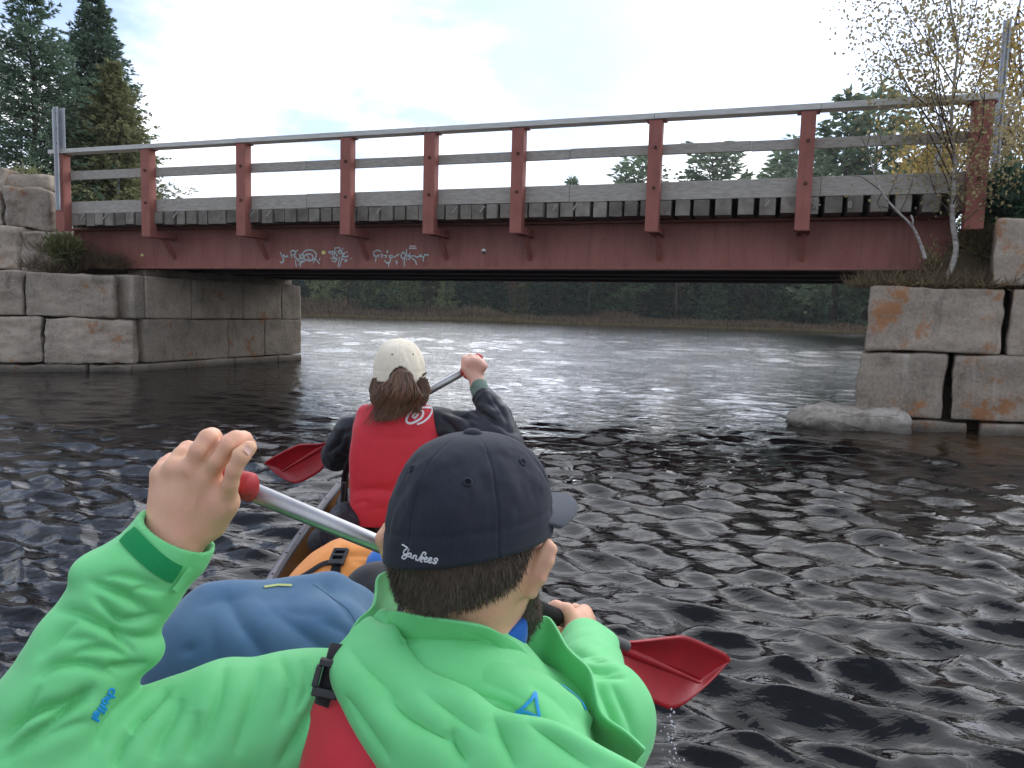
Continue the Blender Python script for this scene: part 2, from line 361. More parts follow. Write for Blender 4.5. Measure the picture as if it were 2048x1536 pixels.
# posts
post_px = [(118, 380), (290, 385), (481, 380), (690, 372), (857, 367), (1033, 361), (1307, 352), (1611, 340), (1958, 330)]
post_s = []
for i, (px, py) in enumerate(post_px):
    s = b_s(px, py, 0); post_s.append(s)
    end = i in (0, 8)
    zt = L_top_b(s)-.004; zb = L_post_b(s)
    if i == 0: zb = b_z(118, 462)
    if i == 8: zb = b_z(1945, 458)
    hw = .086 if not end else .10
    m = MB()
    # channel-shaped post: web at the front, two flanges behind
    m.box(BP(s, .012, (zt+zb)/2), (bu3, bn3, UZ), (hw, .012, (zt-zb)/2))
    for sg in (-1, 1): m.box(BP(s+sg*(hw-.006), .089, (zt+zb)/2), (bu3, bn3, UZ), (.006, .064, (zt-zb)/2-.001))
    m.box(BP(s, .085, zt-.008), (bu3, bn3, UZ), (hw+.045, .08, .006))
    po = obj('railing_post', m.out(), M_redp, bridge, smooth=False, bevel=.004)
    for L1, L2 in ((L_mid, L_mid_b), (L_kerb, L_kerb_b)):
        z = (L1(s)+L2(s))/2 + (.02 if L1 is L_kerb else .0); bm = MB(); bm.tube([BP(s+.01, -.022, z), BP(s+.01, .0, z)], .021, 6); obj('bolt', bm.out(), M_rust, po, smooth=False)
    if not end:
        br = MB(); z = zb+.055
        br.box(BP(s+.03, (.153+D_G)/2, z), (bu3, bn3, UZ), (.05, (D_G-.153)/2, .050))
        br.box(BP(s+.03, .30, z-.058), (bu3, bn3, UZ), (.075, .29, .006))
        zk = zb-.30
        br.prism([BP(s+.015, .30, zb-.012), BP(s+.015, .44, zb-.012), BP(s+.015, D_G-.01, zk+.03), BP(s+.015, D_G-.01, zk-.04)], bu3*.055)
        obj('bracket', br.out(), M_redp, po, smooth=False, bevel=.003)
# rails: boards with visible butt joints
def boards(name, joints_px, Lt, Lb, d0, d1, yref):
    ss = [s0-.03] + [b_s(px, yref, d0) for px in joints_px] + [s1]
    for a, b in zip(ss[:-1], ss[1:]):
        m = MB(); a += .0008; b -= .0008
        jz = random.uniform(-.004, .004)
        pts = []
        for (s, d) in ((a, d0), (b, d0), (b, d1), (a, d1)): pts.append(BP(s, d, Lb(s)+jz))
        top = [BP(s, d, Lt(s)+jz) for (s, d) in ((a, d0), (b, d0), (b, d1), (a, d1))]
        m.add(pts+top, [(3, 2, 1, 0), (4, 5, 6, 7), (0, 1, 5, 4), (1, 2, 6, 5), (2, 3, 7, 6), (3, 0, 4, 7)])
        obj(name, m.out(), M_cap if name == 'top_rail' else M_wood, bridge, smooth=False, bevel=.007)
random.seed(3)
M_cap = mat('pale_cap_board', (.44, .43, .40), .85, .2, var=(.61, .595, .555), vscale=3.2, stretch=(.8, 4, 12), bump=.4, bscale=9, bdist=.005, rand=.1)
boards('top_rail', [471, 853, 1308, 1640], L_top, L_top_b, -.02, .17, 250)
boards('middle_rail', [613, 1139, 1500], L_mid, L_mid_b, .156, .20, 340)
boards('kerb_board', [613, 1139, 1640], L_kerb, L_kerb_b, .156, .20, 390)
# deck timbers: row of tie ends, gaps widening to the right
m = MB(); s = b_s(138, 450, .12); rng = random.Random(5)
s_end = b_s(1905, 410, .12)
while s < s_end:
    f = np.clip((s-2.5)/(s_end-2.5), 0, 1)
    w = rng.uniform(.165, .205); gap = rng.uniform(.008, .035) + .048*max(0, (s-6.2)/4.0) + (.02 if rng.random() < .2 else 0)
    zt = L_kerb_b(s)-.004 + rng.uniform(-.008, 0); zb = L_tie_b(s)+rng.uniform(-.012, .01)
    d0 = rng.uniform(.10, .15)
    m.box(BP(s+w/2, (d0+5.5)/2, (zt+zb)/2), (bu3, bn3, UZ), (w/2, (5.5-d0)/2, (zt-zb)/2)); s += w+gap
obj('deck_timbers', m.out(), M_tie, bridge, smooth=False, bevel=.008)
# running planks over the ties so that no light falls through
m = MB()
m.box(BP((s0+s1)/2, 2.85, (L_kerb_b(0)+L_kerb_b(BL))/2+.045), (bu3, bn3, UZ), ((s1-s0)/2-.1, 2.60, .04))
obj('running_planks', m.out(), M_tie, bridge, smooth=False)
# girders
g0, g1 = b_s(150, 520, D_G), b_s(1905, 520, D_G)
def girder(d, mt):
    m = MB(); zb0, zb1 = L_gir_b(g0), L_gir_b(g1); zt0, zt1 = L_tie_b(g0)-.006, L_tie_b(g1)-.006
    def seg(z0a, z0b, z1a, z1b, da, db):
        m.add([BP(g0, da, z0a), BP(g1, da, z1a), BP(g1, db, z1a), BP(g0, db, z0a), BP(g0, da, z0b), BP(g1, da, z1b), BP(g1, db, z1b), BP(g0, db, z0b)],
              [(3, 2, 1, 0), (4, 5, 6, 7), (0, 1, 5, 4), (1, 2, 6, 5), (2, 3, 7, 6), (3, 0, 4, 7)])
    seg(zb0, zb0+.03, zb1, zb1+.03, d-.13, d+.15)
    seg(zb0+.03, zt0-.03, zb1+.03, zt1-.03, d, d+.02)
    seg(zt0-.03, zt0, zt1-.03, zt1, d-.13, d+.15)
    return obj('girder', m.out(), mt, bridge, smooth=False, bevel=.004)
near_girder = girder(D_G, M_red)
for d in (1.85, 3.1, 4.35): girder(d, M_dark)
m = MB()
for s in np.linspace(g0+1, g1-1, 5):
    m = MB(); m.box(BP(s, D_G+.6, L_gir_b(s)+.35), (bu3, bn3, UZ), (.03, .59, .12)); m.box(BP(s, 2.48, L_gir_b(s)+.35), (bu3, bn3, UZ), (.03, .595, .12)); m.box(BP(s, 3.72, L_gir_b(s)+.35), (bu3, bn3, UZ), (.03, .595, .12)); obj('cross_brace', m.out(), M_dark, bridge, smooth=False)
# spray-can writing and stickers on the near girder
M_chalk = mat('pale_spray_paint', (.42, .56, .56), .8)
M_yel = mat('yellow_sticker', (.62, .60, .22), .6); M_wht = mat('white_sticker', (.7, .7, .68), .6); M_blk = mat('black_ink', (.02, .02, .02), .6)
def on_web(px, py, off=.003):
    s = b_s(px, py, D_G-off); return BP(s, D_G-off, b_z(px, py, D_G-off))
def strokes(paths, w):
    m = MB()
    for p in paths:
        q = [on_web(540+x*.2246, 470+y*.2246) for x, y in p]
        for i in range(len(q)-1):
            a, b = q[i], q[i+1]; t = b-a; L = np.linalg.norm(t); t /= L+1e-9; nrm = np.cross(t, bn3); e = w*(.7+.5*((i*37) % 7)/7)
            m.add([a-t*e*.3-nrm*e, b+t*e*.3-nrm*e, b+t*e*.3+nrm*e, a-t*e*.3+nrm*e], [(0, 1, 2, 3)])
    return m.out()
def arc(cx, cy, rx, ry, a0, a1, n=12): return [(cx+rx*math.cos(R(a0+(a1-a0)*i/n)), cy+ry*math.sin(R(a0+(a1-a0)*i/n))) for i in range(n+1)]
g1s = [[(90, 150), (105, 185), (118, 205), (122, 225), (112, 245), (98, 248), (90, 236)], [(105, 190), (125, 175), (132, 195), (150, 190)], [(152, 180), (160, 200)],
       arc(205, 160, 24, 22, 200, 380), [(182, 150), (195, 205)], [(195, 180), (225, 170), (215, 190), (235, 205)], [(250, 135), (215, 150)],
       [(262, 165), (268, 205), (250, 222), (232, 212)], [(285, 165), (270, 190), (285, 215), (305, 195), (290, 170), (305, 215)],
       arc(350, 180, 62, 48, -170, 130, 20), arc(345, 195, 38, 26, 180, 400, 14), [(325, 165), (352, 220)], [(385, 250), (402, 210), (440, 255)], [(445, 205), (440, 225)],
       [(225, 225), (235, 285)], [(275, 230), (270, 290)], [(250, 235), (310, 230), (255, 262)]]
g2s = [[(520, 150), (560, 145), (555, 175)], [(520, 150), (545, 170)], [(572, 145), (568, 190)], [(580, 110), (575, 150), (600, 190)], [(580, 115), (620, 112), (628, 140), (600, 150)],
       [(650, 115), (635, 150), (655, 180)], [(610, 165), (668, 160), (640, 190), (690, 195)], [(540, 205), (600, 215), (560, 190)], [(620, 195), (605, 290)], [(640, 200), (618, 292)], [(640, 215), (690, 225), (665, 240)],
       [(600, 210), (580, 245)], [(550, 235), (562, 230)], [(570, 240), (575, 225)], [(675, 150), (690, 155)], [(725, 205), (720, 215)], [(690, 180), (695, 190)]]
g3s = [arc(958, 165, 38, 28, -30, -250, 12), [(945, 190), (970, 178), (965, 195)], [(945, 190), (940, 240)], [(985, 175), (1000, 170), (995, 205)], [(1035, 150), (1050, 140), (1045, 160)], [(1010, 185), (1040, 180), (1030, 205)],
       [(1090, 180), (1060, 185), (1075, 210), (1065, 245), (1040, 250), (1018, 225)], [(1065, 200), (1110, 195), (1150, 170)], [(1055, 255), (1058, 292)], arc(1187, 182, 20, 26, 0, 360, 14), [(1215, 125), (1220, 190)],
       [(1250, 160), (1232, 180), (1255, 190), (1240, 205)], [(1225, 190), (1285, 185), (1310, 200), (1350, 175)], [(1260, 205), (1295, 230), (1305, 265)], [(1330, 190), (1370, 195), (1380, 172), (1412, 180)], [(1365, 195), (1366, 235)],
       [(1195, 210), (1196, 278)], [(1215, 205), (1218, 225)], [(1240, 205), (1238, 222)], [(1115, 232), (1135, 238), (1125, 260)], [(1170, 200), (1185, 215)]]
for g_ in (g1s, g2s, g3s): obj('graffiti', strokes(g_, .011), M_chalk, near_girder, smooth=False)
def disc(cx, cy, r, off):
    q = [on_web(cx+r*math.cos(a), cy+r*.9*math.sin(a), off) for a in np.linspace(0, 2*math.pi, 14, endpoint=False)]
    return q, [tuple(range(14))]
obj('sticker', disc(647, 505, 4.3, .004), M_yel, near_girder, smooth=False)
obj('sticker', disc(284, 510, 3.0, .004), M_yel, near_girder, smooth=False)
obj('sticker', disc(967.5, 501, 4.2, .004), M_wht, near_girder, smooth=False)
m = MB(); m.add([on_web(x, y, .006) for x, y in ((963.6, 502.5), (971.4, 502.5), (969.5, 508), (967.5, 509.5), (965.5, 508))], [(0, 1, 2, 3, 4)])
obj('sticker', m.out(), M_blk, near_girder, smooth=False)
m = MB()
for a, b in (((819, 491), (831, 493.3)), ((818, 495), (832, 498))):
    for x in np.arange(a[0], b[0], 2.6): m.add([on_web(*q, .004) for q in ((x, a[1]), (x+1.9, a[1]), (x+1.9, b[1]), (x, b[1]))], [(0, 1, 2, 3)])
obj('graffiti', m.out(), M_wht, near_girder, smooth=False)
# chalk marks on tie ends
M_chk = mat('chalk', (.30, .285, .25), .9)
def on_tie(px, py): s = b_s(px, py, .094); return BP(s, .094, b_z(px, py, .094))
def tstroke(p, w=.008, m=None):
    q = [on_tie(x, y) for x, y in p]
    for a, b in zip(q[:-1], q[1:]):
        t = (b-a)/np.linalg.norm(b-a); nn = np.cross(t, bn3)*w; m.add([a-nn, b-nn, b+nn, a+nn], [(0, 1, 2, 3)])
def mark(ps):
    m = MB()
    for p, w in ps: tstroke(p, w, m)
    obj('chalk_mark', m.out(), M_chk, bridge, smooth=False)
mark([([(1632-9*math.cos(R(60*k+12)), 408-11*math.sin(R(60*k+12))), (1632+9*math.cos(R(60*k+12)), 408+11*math.sin(R(60*k+12)))], .010) for k in range(3)])
mark([([(1700, 402), (1697, 408), (1698, 415), (1702, 414), (1702, 404), (1700, 402)], .008)])
for x in (160, 205, 345, 500, 533, 752, 905, 960, 1105, 1145, 1530): mark([([(x, 440-(x-160)*.02), (x+5, 433-(x-160)*.02), (x+9, 428-(x-160)*.02)], .010)])

# ================================================================== STONE ABUTMENTS
def stone_mat(name, base, dark, lichen, damp=True):
    m = bpy.data.materials.new(name); m.use_nodes = True; t = m.node_tree; N = t.nodes; L = t.links.new; b = N['Principled BSDF']
    b.inputs['Roughness'].default_value = .88; b.inputs['Specular IOR Level'].default_value = .25
    g = N.new('ShaderNodeNewGeometry')
    def noise(s, d=6, r=.6, st=(1, 1, 1)):
        mp = N.new('ShaderNodeMapping'); mp.inputs['Scale'].default_value = st; L(g.outputs['Position'], mp.inputs[0])
        n = N.new('ShaderNodeTexNoise'); n.inputs['Scale'].default_value = s; n.inputs['Detail'].default_value = d; n.inputs['Roughness'].default_value = r; L(mp.outputs[0], n.inputs[0]); return n.outputs[0]
    def ramp(x, p0, c0, p1, c1):
        r = N.new('ShaderNodeValToRGB'); e = r.color_ramp.elements; e[0].position = p0; e[1].position = p1; e[0].color = (*c0, 1); e[1].color = (*c1, 1); L(x, r.inputs[0]); return r.outputs[0]
    def mix(f, a, c, mode='MIX'):
        x = N.new('ShaderNodeMixRGB'); x.blend_type = mode
        if isinstance(f, float): x.inputs[0].default_value = f
        else: L(f, x.inputs[0])
        for i, v in ((1, a), (2, c)):
            if isinstance(v, tuple): x.inputs[i].default_value = (*v, 1)
            else: L(v, x.inputs[i])
        return x.outputs[0]
    c = ramp(noise(2.4), .3, dark, .7, base)
    c = mix(ramp(noise(28, 4, .7), .35, (0, 0, 0), .75, (.5, .5, .5)), c, tuple(min(1, x*1.5) for x in base))
    c = mix(ramp(noise(5, 5, .7, (1, 1, .35)), .55, (0, 0, 0), .72, (.55, .55, .55)), c, tuple(x*.42 for x in dark))
    c = mix(ramp(noise(1.5, 7, .75), lichen, (0, 0, 0), lichen+.07, (.8, .8, .8)), c, (.30, .125, .042))
    c = mix(ramp(noise(1.8, 6, .7, (2.6, 2.6, .5)), .60, (0, 0, 0), .70, (.45, .45, .45)), c, (.50, .47, .43))
    if damp:
        sp = N.new('ShaderNodeSeparateXYZ'); L(g.outputs['Position'], sp.inputs[0])
        mr = N.new('ShaderNodeMapRange'); mr.inputs[1].default_value = .02; mr.inputs[2].default_value = .16; mr.inputs[3].default_value = .75; mr.inputs[4].default_value = 0; L(sp.outputs[2], mr.inputs[0])
        c = mix(mr.outputs[0], c, (.035, .030, .024))
    oi = N.new('ShaderNodeObjectInfo'); hv = N.new('ShaderNodeHueSaturation'); mr2 = N.new('ShaderNodeMapRange'); mr2.inputs[3].default_value = .80; mr2.inputs[4].default_value = 1.18; L(oi.outputs['Random'], mr2.inputs[0]); L(mr2.outputs[0], hv.inputs['Value']); L(c, hv.inputs['Color']); c = hv.outputs[0]
    L(c, b.inputs['Base Color'])
    bu = N.new('ShaderNodeBump'); bu.inputs['Strength'].default_value = .7; bu.inputs['Distance'].default_value = .03; L(noise(11, 8, .65), bu.inputs['Height']); L(bu.outputs[0], b.inputs['Normal'])
    return m
M_stL = stone_mat('granite_left', (.36, .30, .24), (.17, .144, .115), .575)
M_stR = stone_mat('granite_right', (.32, .265, .21), (.16, .132, .105), .555)
M_rock = stone_mat('boulder', (.47, .42, .36), (.25, .215, .175), .72)
def rough_block(p0, p1, z0, z1, depth, rough=.02, seed=0, rnd=.035, zt1=None, nvec=None):
    """quarry-faced block: front edge p0->p1 in plan, thickness 'depth' behind it"""
    p0 = np.array(p0[:2], float); p1 = np.array(p1[:2], float); u = p1-p0; L = np.linalg.norm(u); u /= L; n = np.array([-u[1], u[0]])
    if depth < 0: n = -n; depth = -depth
    if nvec is not None: n = np.array(nvec, float)
    H = z1-z0; st = .035
    nx, ny, nz = max(3, int(L/st)), max(3, int(depth/.12)), max(3, int(H/st))
    V, F, key = [], [], {}
    def vid(i, j, k):
        if (i, j, k) not in key: key[(i, j, k)] = len(V); V.append((i/nx, j/ny, k/nz))
        return key[(i, j, k)]
    flip = (u[0]*n[1]-u[1]*n[0]) < 0
    def quad(a, b, c, d): F.append((a, b, c, d) if not flip else (d, c, b, a))
    for i in range(nx):
        for k in range(nz):
            quad(vid(i, 0, k), vid(i+1, 0, k), vid(i+1, 0, k+1), vid(i, 0, k+1)); quad(vid(i, ny, k+1), vid(i+1, ny, k+1), vid(i+1, ny, k), vid(i, ny, k))
    for j in range(ny):
        for k in range(nz):
            quad(vid(0, j, k+1), vid(0, j+1, k+1), vid(0, j+1, k), vid(0, j, k)); quad(vid(nx, j, k), vid(nx, j+1, k), vid(nx, j+1, k+1), vid(nx, j, k+1))
    for i in range(nx):
        for j in range(ny):
            quad(vid(i, j, nz), vid(i+1, j, nz), vid(i+1, j+1, nz), vid(i, j+1, nz)); quad(vid(i, j+1, 0), vid(i+1, j+1, 0), vid(i+1, j, 0), vid(i, j, 0))
    W = np.array(V)*2-1; hs = np.array([L/2, depth/2, H/2])
    Q = W*hs; inner = np.clip(Q, -(hs-rnd), hs-rnd); dlt = Q-inner; ln = np.linalg.norm(dlt, axis=1, keepdims=True)
    Q = np.where(ln > 1e-6, inner+dlt/np.maximum(ln, 1e-6)*np.minimum(ln, rnd), Q)
    nrm = np.where(ln > 1e-6, dlt/np.maximum(ln, 1e-6), 0)
    wp = np.empty_like(Q); C = np.array([*( (p0+p1)/2 + n*depth/2), (z0+z1)/2])
    wp[:, 0] = C[0]+u[0]*Q[:, 0]+n[0]*Q[:, 1]; wp[:, 1] = C[1]+u[1]*Q[:, 0]+n[1]*Q[:, 1]; wp[:, 2] = C[2]+Q[:, 2]
    if zt1 is not None: wp[:, 2] += (zt1-z1)*(Q[:, 0]/L+.5)*np.clip(Q[:, 2]/H+.5, 0, 1)
    wn = np.stack([u[0]*nrm[:, 0]+n[0]*nrm[:, 1], u[1]*nrm[:, 0]+n[1]*nrm[:, 1], nrm[:, 2]], 1)
    a = fbm(wp*np.array([2.2, 2.2, 3.4])+seed*7.7, 5, seed, .55); ridged = 1-np.abs(fbm(wp*np.array([1.4, 1.4, 3.0])+seed*3.1, 4, seed+50))
    wp = wp+wn*((a*rough)+(ridged-.75)*rough*1.2+.35*rough*fbm(wp*np.array([7, 7, 13.])+seed, 3, seed+9))[:, None]
    return wp, F
G_ST = 'cut granite blocks'
# ---- left abutment
abL = thing('stone_abutment', 'grey granite block abutment under the far left end of the bridge', 'abutment', (-7.5, 13.5, 0))
hz = lambda px: 624+(px-1024)*.0279
def gl(px, Y): return P(px, hz(px), Y)[:2]
KL = gl(262, 12.9); EL = gl(603, 17.0); WL_ = gl(-330, 11.6)
uf = (KL-WL_)/np.linalg.norm(KL-WL_); us = (EL-KL)/np.linalg.norm(EL-KL)
nf = np.array([-uf[1], uf[0]]); ns = np.array([-us[1], us[0]])
def on_line(px, o, u):
    q = ray(px, hz(px))[:2]; return np.linalg.solve(np.array([[q[0], -u[0]], [q[1], -u[1]]]), o)[1]
sd = 10
def course_front(pxs, z0, z1, off=0, rnd=.04, rough=.028):
    global sd
    o = KL - nf*off
    for a, b in zip(pxs[:-1], pxs[1:]):
        sd += 1; sa, sb = on_line(a, o, uf), on_line(b, o, uf)
        obj('stone_block', rough_block(o+uf*(sa+.008), o+uf*(sb-.008), z0+.006, z1-.006, 1.0, rough, sd, rnd), M_stL, abL)
def course_side(pxs, z0, z1, off=0, rnd=.022, rough=.010):
    global sd
    o = KL + np.array([us[1], -us[0]])*off
    for a, b in zip(pxs[:-1], pxs[1:]):
        sd += 1; sa, sb = on_line(a, o, us), on_line(b, o, us)
        obj('stone_block', rough_block(o+us*(sa+.005), o+us*(sb-.005), z0+.004, z1-.004, 1.0, rough, sd, rnd), M_stL, abL)
course_front([-330, -60, 172, 262], -.35, .125, .14); course_front([-330, -80, 84, 268], .125, .90, .06, .045, .032); course_front([-330, -130, 48, 232], .90, 1.65, 0, .04, .028)
course_side([262, 372, 468, 556, 604], -.35, .125, .10); course_side([291, 456, 529, 603], .125, .90, .03); course_side([266, 291, 384, 486, 563, 602], .90, 1.66, 0)
# bearing shelf and back wall below the deck
o_ = KL + us*.5
obj('stone_block', rough_block(KL+us*.55-ns*-.25, EL-ns*-.25, 1.655, 1.80, .5, .01, 77), M_stL, abL)
# upper stones left of the deck
ul = lambda px, Y: gl(px, Y)
for (a, b, Y, z0, z1, r_) in ((-330, -110, 12.6, 1.66, 2.4, .05), (-110, 40, 12.8, 1.66, 2.42, .05), (40, 125, 13.0, 1.64, 2.36, .06), (-300, -60, 13.0, 2.42, 3.1, .05), (-60, 12, 13.2, 2.43, 3.12, .05), (12, 106, 13.3, 2.38, 3.12, .06), (-200, 20, 13.4, 3.12, 3.5, .06), (20, 108, 13.5, 3.12, 3.38, .07)):
    sd += 1; obj('stone_block', rough_block(ul(a, Y-.15), ul(b, Y), z0+.006, z1-.006, 1.1, .04, sd, .06), M_stL, abL)
# ---- right abutment
abR = thing('stone_abutment', 'lichen stained granite block abutment under the near right end of the bridge', 'abutment', (4.6, 9, 0))
FR0 = gl(1738, 8.42); FR1 = gl(2048, 8.2); ur = (FR1-FR0)/np.linalg.norm(FR1-FR0); nr = np.array([-ur[1], ur[0]]); ui = np.array([.50, .866])
def blkR(a, b, z0, z1, off=0, depth=1.1, rnd=.03, rough=.016, zt=None):
    global sd
    sd += 1; o = FR0-nr*off; sa, sb = on_line(a, o, ur), on_line(b, o, ur)
    obj('stone_block', rough_block(o+ur*sa, o+ur*sb, z0, z1, depth, rough, sd, rnd, zt, ui), M_stR, abR)
blkR(1748, 1953, -.4, .12, .02); blkR(1976, 2200, -.4, .12, .04)
blkR(1722, 1901, .13, .872, 0, 1.0, .045, .018); blkR(1914, 2190, .135, .862, .02, 1.1, .03)
blkR(1732, 2007, .875, 1.61, 0, 1.05, .045, .018); blkR(2019, 2260, .87, 1.61, .0, 1.0, .03)
blkR(1976, 2200, 1.63, 2.36, -.02, 1.0, .03); blkR(2040, 2260, 2.37, 2.95, -.6, 1.0, .06)
def blkI(s0_, s1_, z0, z1, off=0, rnd=.07):
    global sd
    sd += 1; o = FR0 + np.array([-ui[1], ui[0]])*off + ui*1.06
    obj('stone_block', rough_block(o+ui*s0_, o+ui*s1_, z0, z1, -1.0, .04, sd, rnd), M_stR, abR)
for z0, z1, js in ((-.4, .12, (0, 1.5, 3.2, 5.0)), (.13, .87, (.05, 1.7, 3.4, 5.1)), (.88, 1.60, (.05, 1.2, 2.9, 4.9))):
    for a, b in zip(js[:-1], js[1:]): blkI(a+.02, b-.02, z0, z1, .04 if z0 < .5 else 0)
# ---- loose rocks by the right bank
import bmesh
def boulder(name, label, c, sz, rot, seed, n=34):
    """broken slab: hull of random corners, faceted, then chipped"""
    rng = np.random.default_rng(seed); bm = bmesh.new(); q = rng.normal(size=(n, 3)); q /= np.linalg.norm(q, axis=1, keepdims=True); q = np.sign(q)*np.abs(q)**.55*rng.uniform(.86, 1.0, (n, 1))*np.array(sz)
    for p in q: bm.verts.new(p)
    r_ = bmesh.ops.convex_hull(bm, input=bm.verts); bmesh.ops.delete(bm, geom=[v for v in bm.verts if not v.link_faces], context='VERTS')
    bmesh.ops.bevel(bm, geom=list(bm.edges), offset=.012, segments=2, profile=.6, affect='EDGES'); bmesh.ops.triangulate(bm, faces=bm.faces)
    for k in range(3): bmesh.ops.subdivide_edges(bm, edges=[e for e in bm.edges if e.calc_length() > .05], cuts=1); bmesh.ops.triangulate(bm, faces=bm.faces)
    bm.normal_update(); V = np.array([v.co[:] for v in bm.verts]); N = np.array([v.normal[:] for v in bm.verts]); V = V+N*(.055*fbm(V*3.6+seed, 4, seed, .6)+.035*(np.abs(fbm(V*np.array([4, 4, 11.])+seed, 4, seed+4, .6))-.35))[:, None]
    cr, sr = math.cos(rot), math.sin(rot); W = V.copy(); W[:, 0] = cr*V[:, 0]-sr*V[:, 1]; W[:, 1] = sr*V[:, 0]+cr*V[:, 1]
    for v, w in zip(bm.verts, W+np.array(c)): v.co = w
    me = bpy.data.meshes.new(name); bm.to_mesh(me); bm.free(); o_ = obj(name, me, M_rock); me.polygons.foreach_set('use_smooth', np.ones(len(me.polygons), dtype=bool)); return tag(o_, label, 'rock')
c = G(1690, 852); boulder('rock', 'flat pale rock lying in the water before the lichen stained blocks', (c[0]+.02, c[1]-.02, .055), (.72, .36, .23), R(-8), 27)
c = G(2060, 862); boulder('rock', 'angular grey rock cut by the picture edge below the right stones', (c[0]+.02, c[1]-.1, .16), (.30, .25, .24), R(20), 33)
# ================================================================== BANKS BEHIND THE STONES
def left_z(X, Y):
    d = (X-KL[0])*ns[0]+(Y-KL[1])*ns[1]               # distance behind the channel face
    e = (X-KL[0])*nf[0]+(Y-KL[1])*nf[1]               # distance behind the front face
    h = np.clip(np.minimum(d-.25, e-.25)*1.6, -1.5, 1.62)
    e2 = np.minimum(d, e); h = np.where(e2 > 1.0, 1.62+np.clip((e2-1.0)*.6, 0, .95), h)
    back = np.clip((Y-EL[1]+.6)/1.2, 0, 1)*np.clip((X+8.5+.5*(Y-17))/1.0, 0, 1); h = h*(1-back)-1.5*back
    return h+.06*n2d(X, Y, .8, 9)
o = obj('left_bank', grid_patch(-45, -2.5, 11.0, 60, 120, 150, left_z), M_soil); o['kind'] = 'structure'
def right_z(X, Y):
    o2 = FR0+nr*.2
    d = (X-o2[0])*ui[1]-(Y-o2[1])*ui[0]; e = (X-o2[0])*nr[0]+(Y-o2[1])*nr[1]
    h = np.clip(np.minimum(d-.15, e-.1)*1.6, -1.5, 1.58)
    e2 = np.minimum(d, e); h = np.where(e2 > .40, 1.58+np.clip((e2-.40)*1.7, 0, 1.30), h)
    return h+.06*n2d(X, Y, .7, 19)
o = obj('right_bank', grid_patch(3.6, 60, 7.6, 60, 150, 140, right_z), M_soil); o['kind'] = 'structure'
# ---- steel marker posts
def u_channel(name, label, px, y_top, y_bot, Y, w, group=None, wide=None):
    t_ = P(px[0], y_top, Y); b_ = P(px[1], y_bot, Y); b_[0:2] = (t_[:2]+b_[:2])/2; t_[0:2] = b_[0:2]
    r_ = thing(name, label, 'sign post', tuple(b_), group)
    m = MB(); h = (t_[2]-b_[2])/2; c = (t_+b_)/2
    m.box(c, (bu3*[1, 1, 0], bn3, UZ), (w*.22, .003, h))
    for sg in (-1, 1):
        m.box(c+sg*bu3*[1, 1, 0]*w*.29+bn3*-.014, ((bu3*[1, 1, 0])*.5+bn3*-sg*.85, bn3*.5+bu3*[1, 1, 0]*sg*.85, UZ), (.016, .003, h-.001)); m.box(c+sg*bu3*[1, 1, 0]*w*.42+bn3*-.028, (bu3*[1, 1, 0], bn3, UZ), (w*.1, .003, h-.002))
    obj('channel', m.out(), M_steel, r_, smooth=False)
    if wide:
        zt, zb, ww = wide; p1 = P(px[0], zt, Y); p2 = P(px[0], zb, Y); m = MB(); c = (p1+p2)/2; c[:2] = b_[:2]
        m.box(c+bn3*.03, (bu3*[1, 1, 0], bn3, UZ), (ww/2, .002, (p1[2]-p2[2])/2)); obj('sign_panel', m.out(), M_steel, r_, smooth=False)
        for f in (.12, .5, .88): bm = MB(); bm.tube([c+UZ*(p1[2]-p2[2])*(f-.5)-bn3*.012, c+UZ*(p1[2]-p2[2])*(f-.5)-bn3*.002], .012, 6); obj('bolt', bm.out(), M_rust, r_, smooth=False)
    return r_
u_channel('sign_post', 'grey metal sign seen from behind above the left end of the railing', (116, 116), 214, 420, 13.1, .10, None, (216, 297, .29))
u_channel('sign_post', 'tall thin galvanised post rising past the right end of the railing', (2013, 1988), 40, 350, 9.3, .085)
u_channel('sign_post', 'thin galvanised post seen through the railing beside the birch', (1879, 1875), 225, 370, 13.2, .085)
u_channel('sign_post', 'thin grey post standing in front of the olive spruce', (238, 238), 322, 410, 17.0, .08)
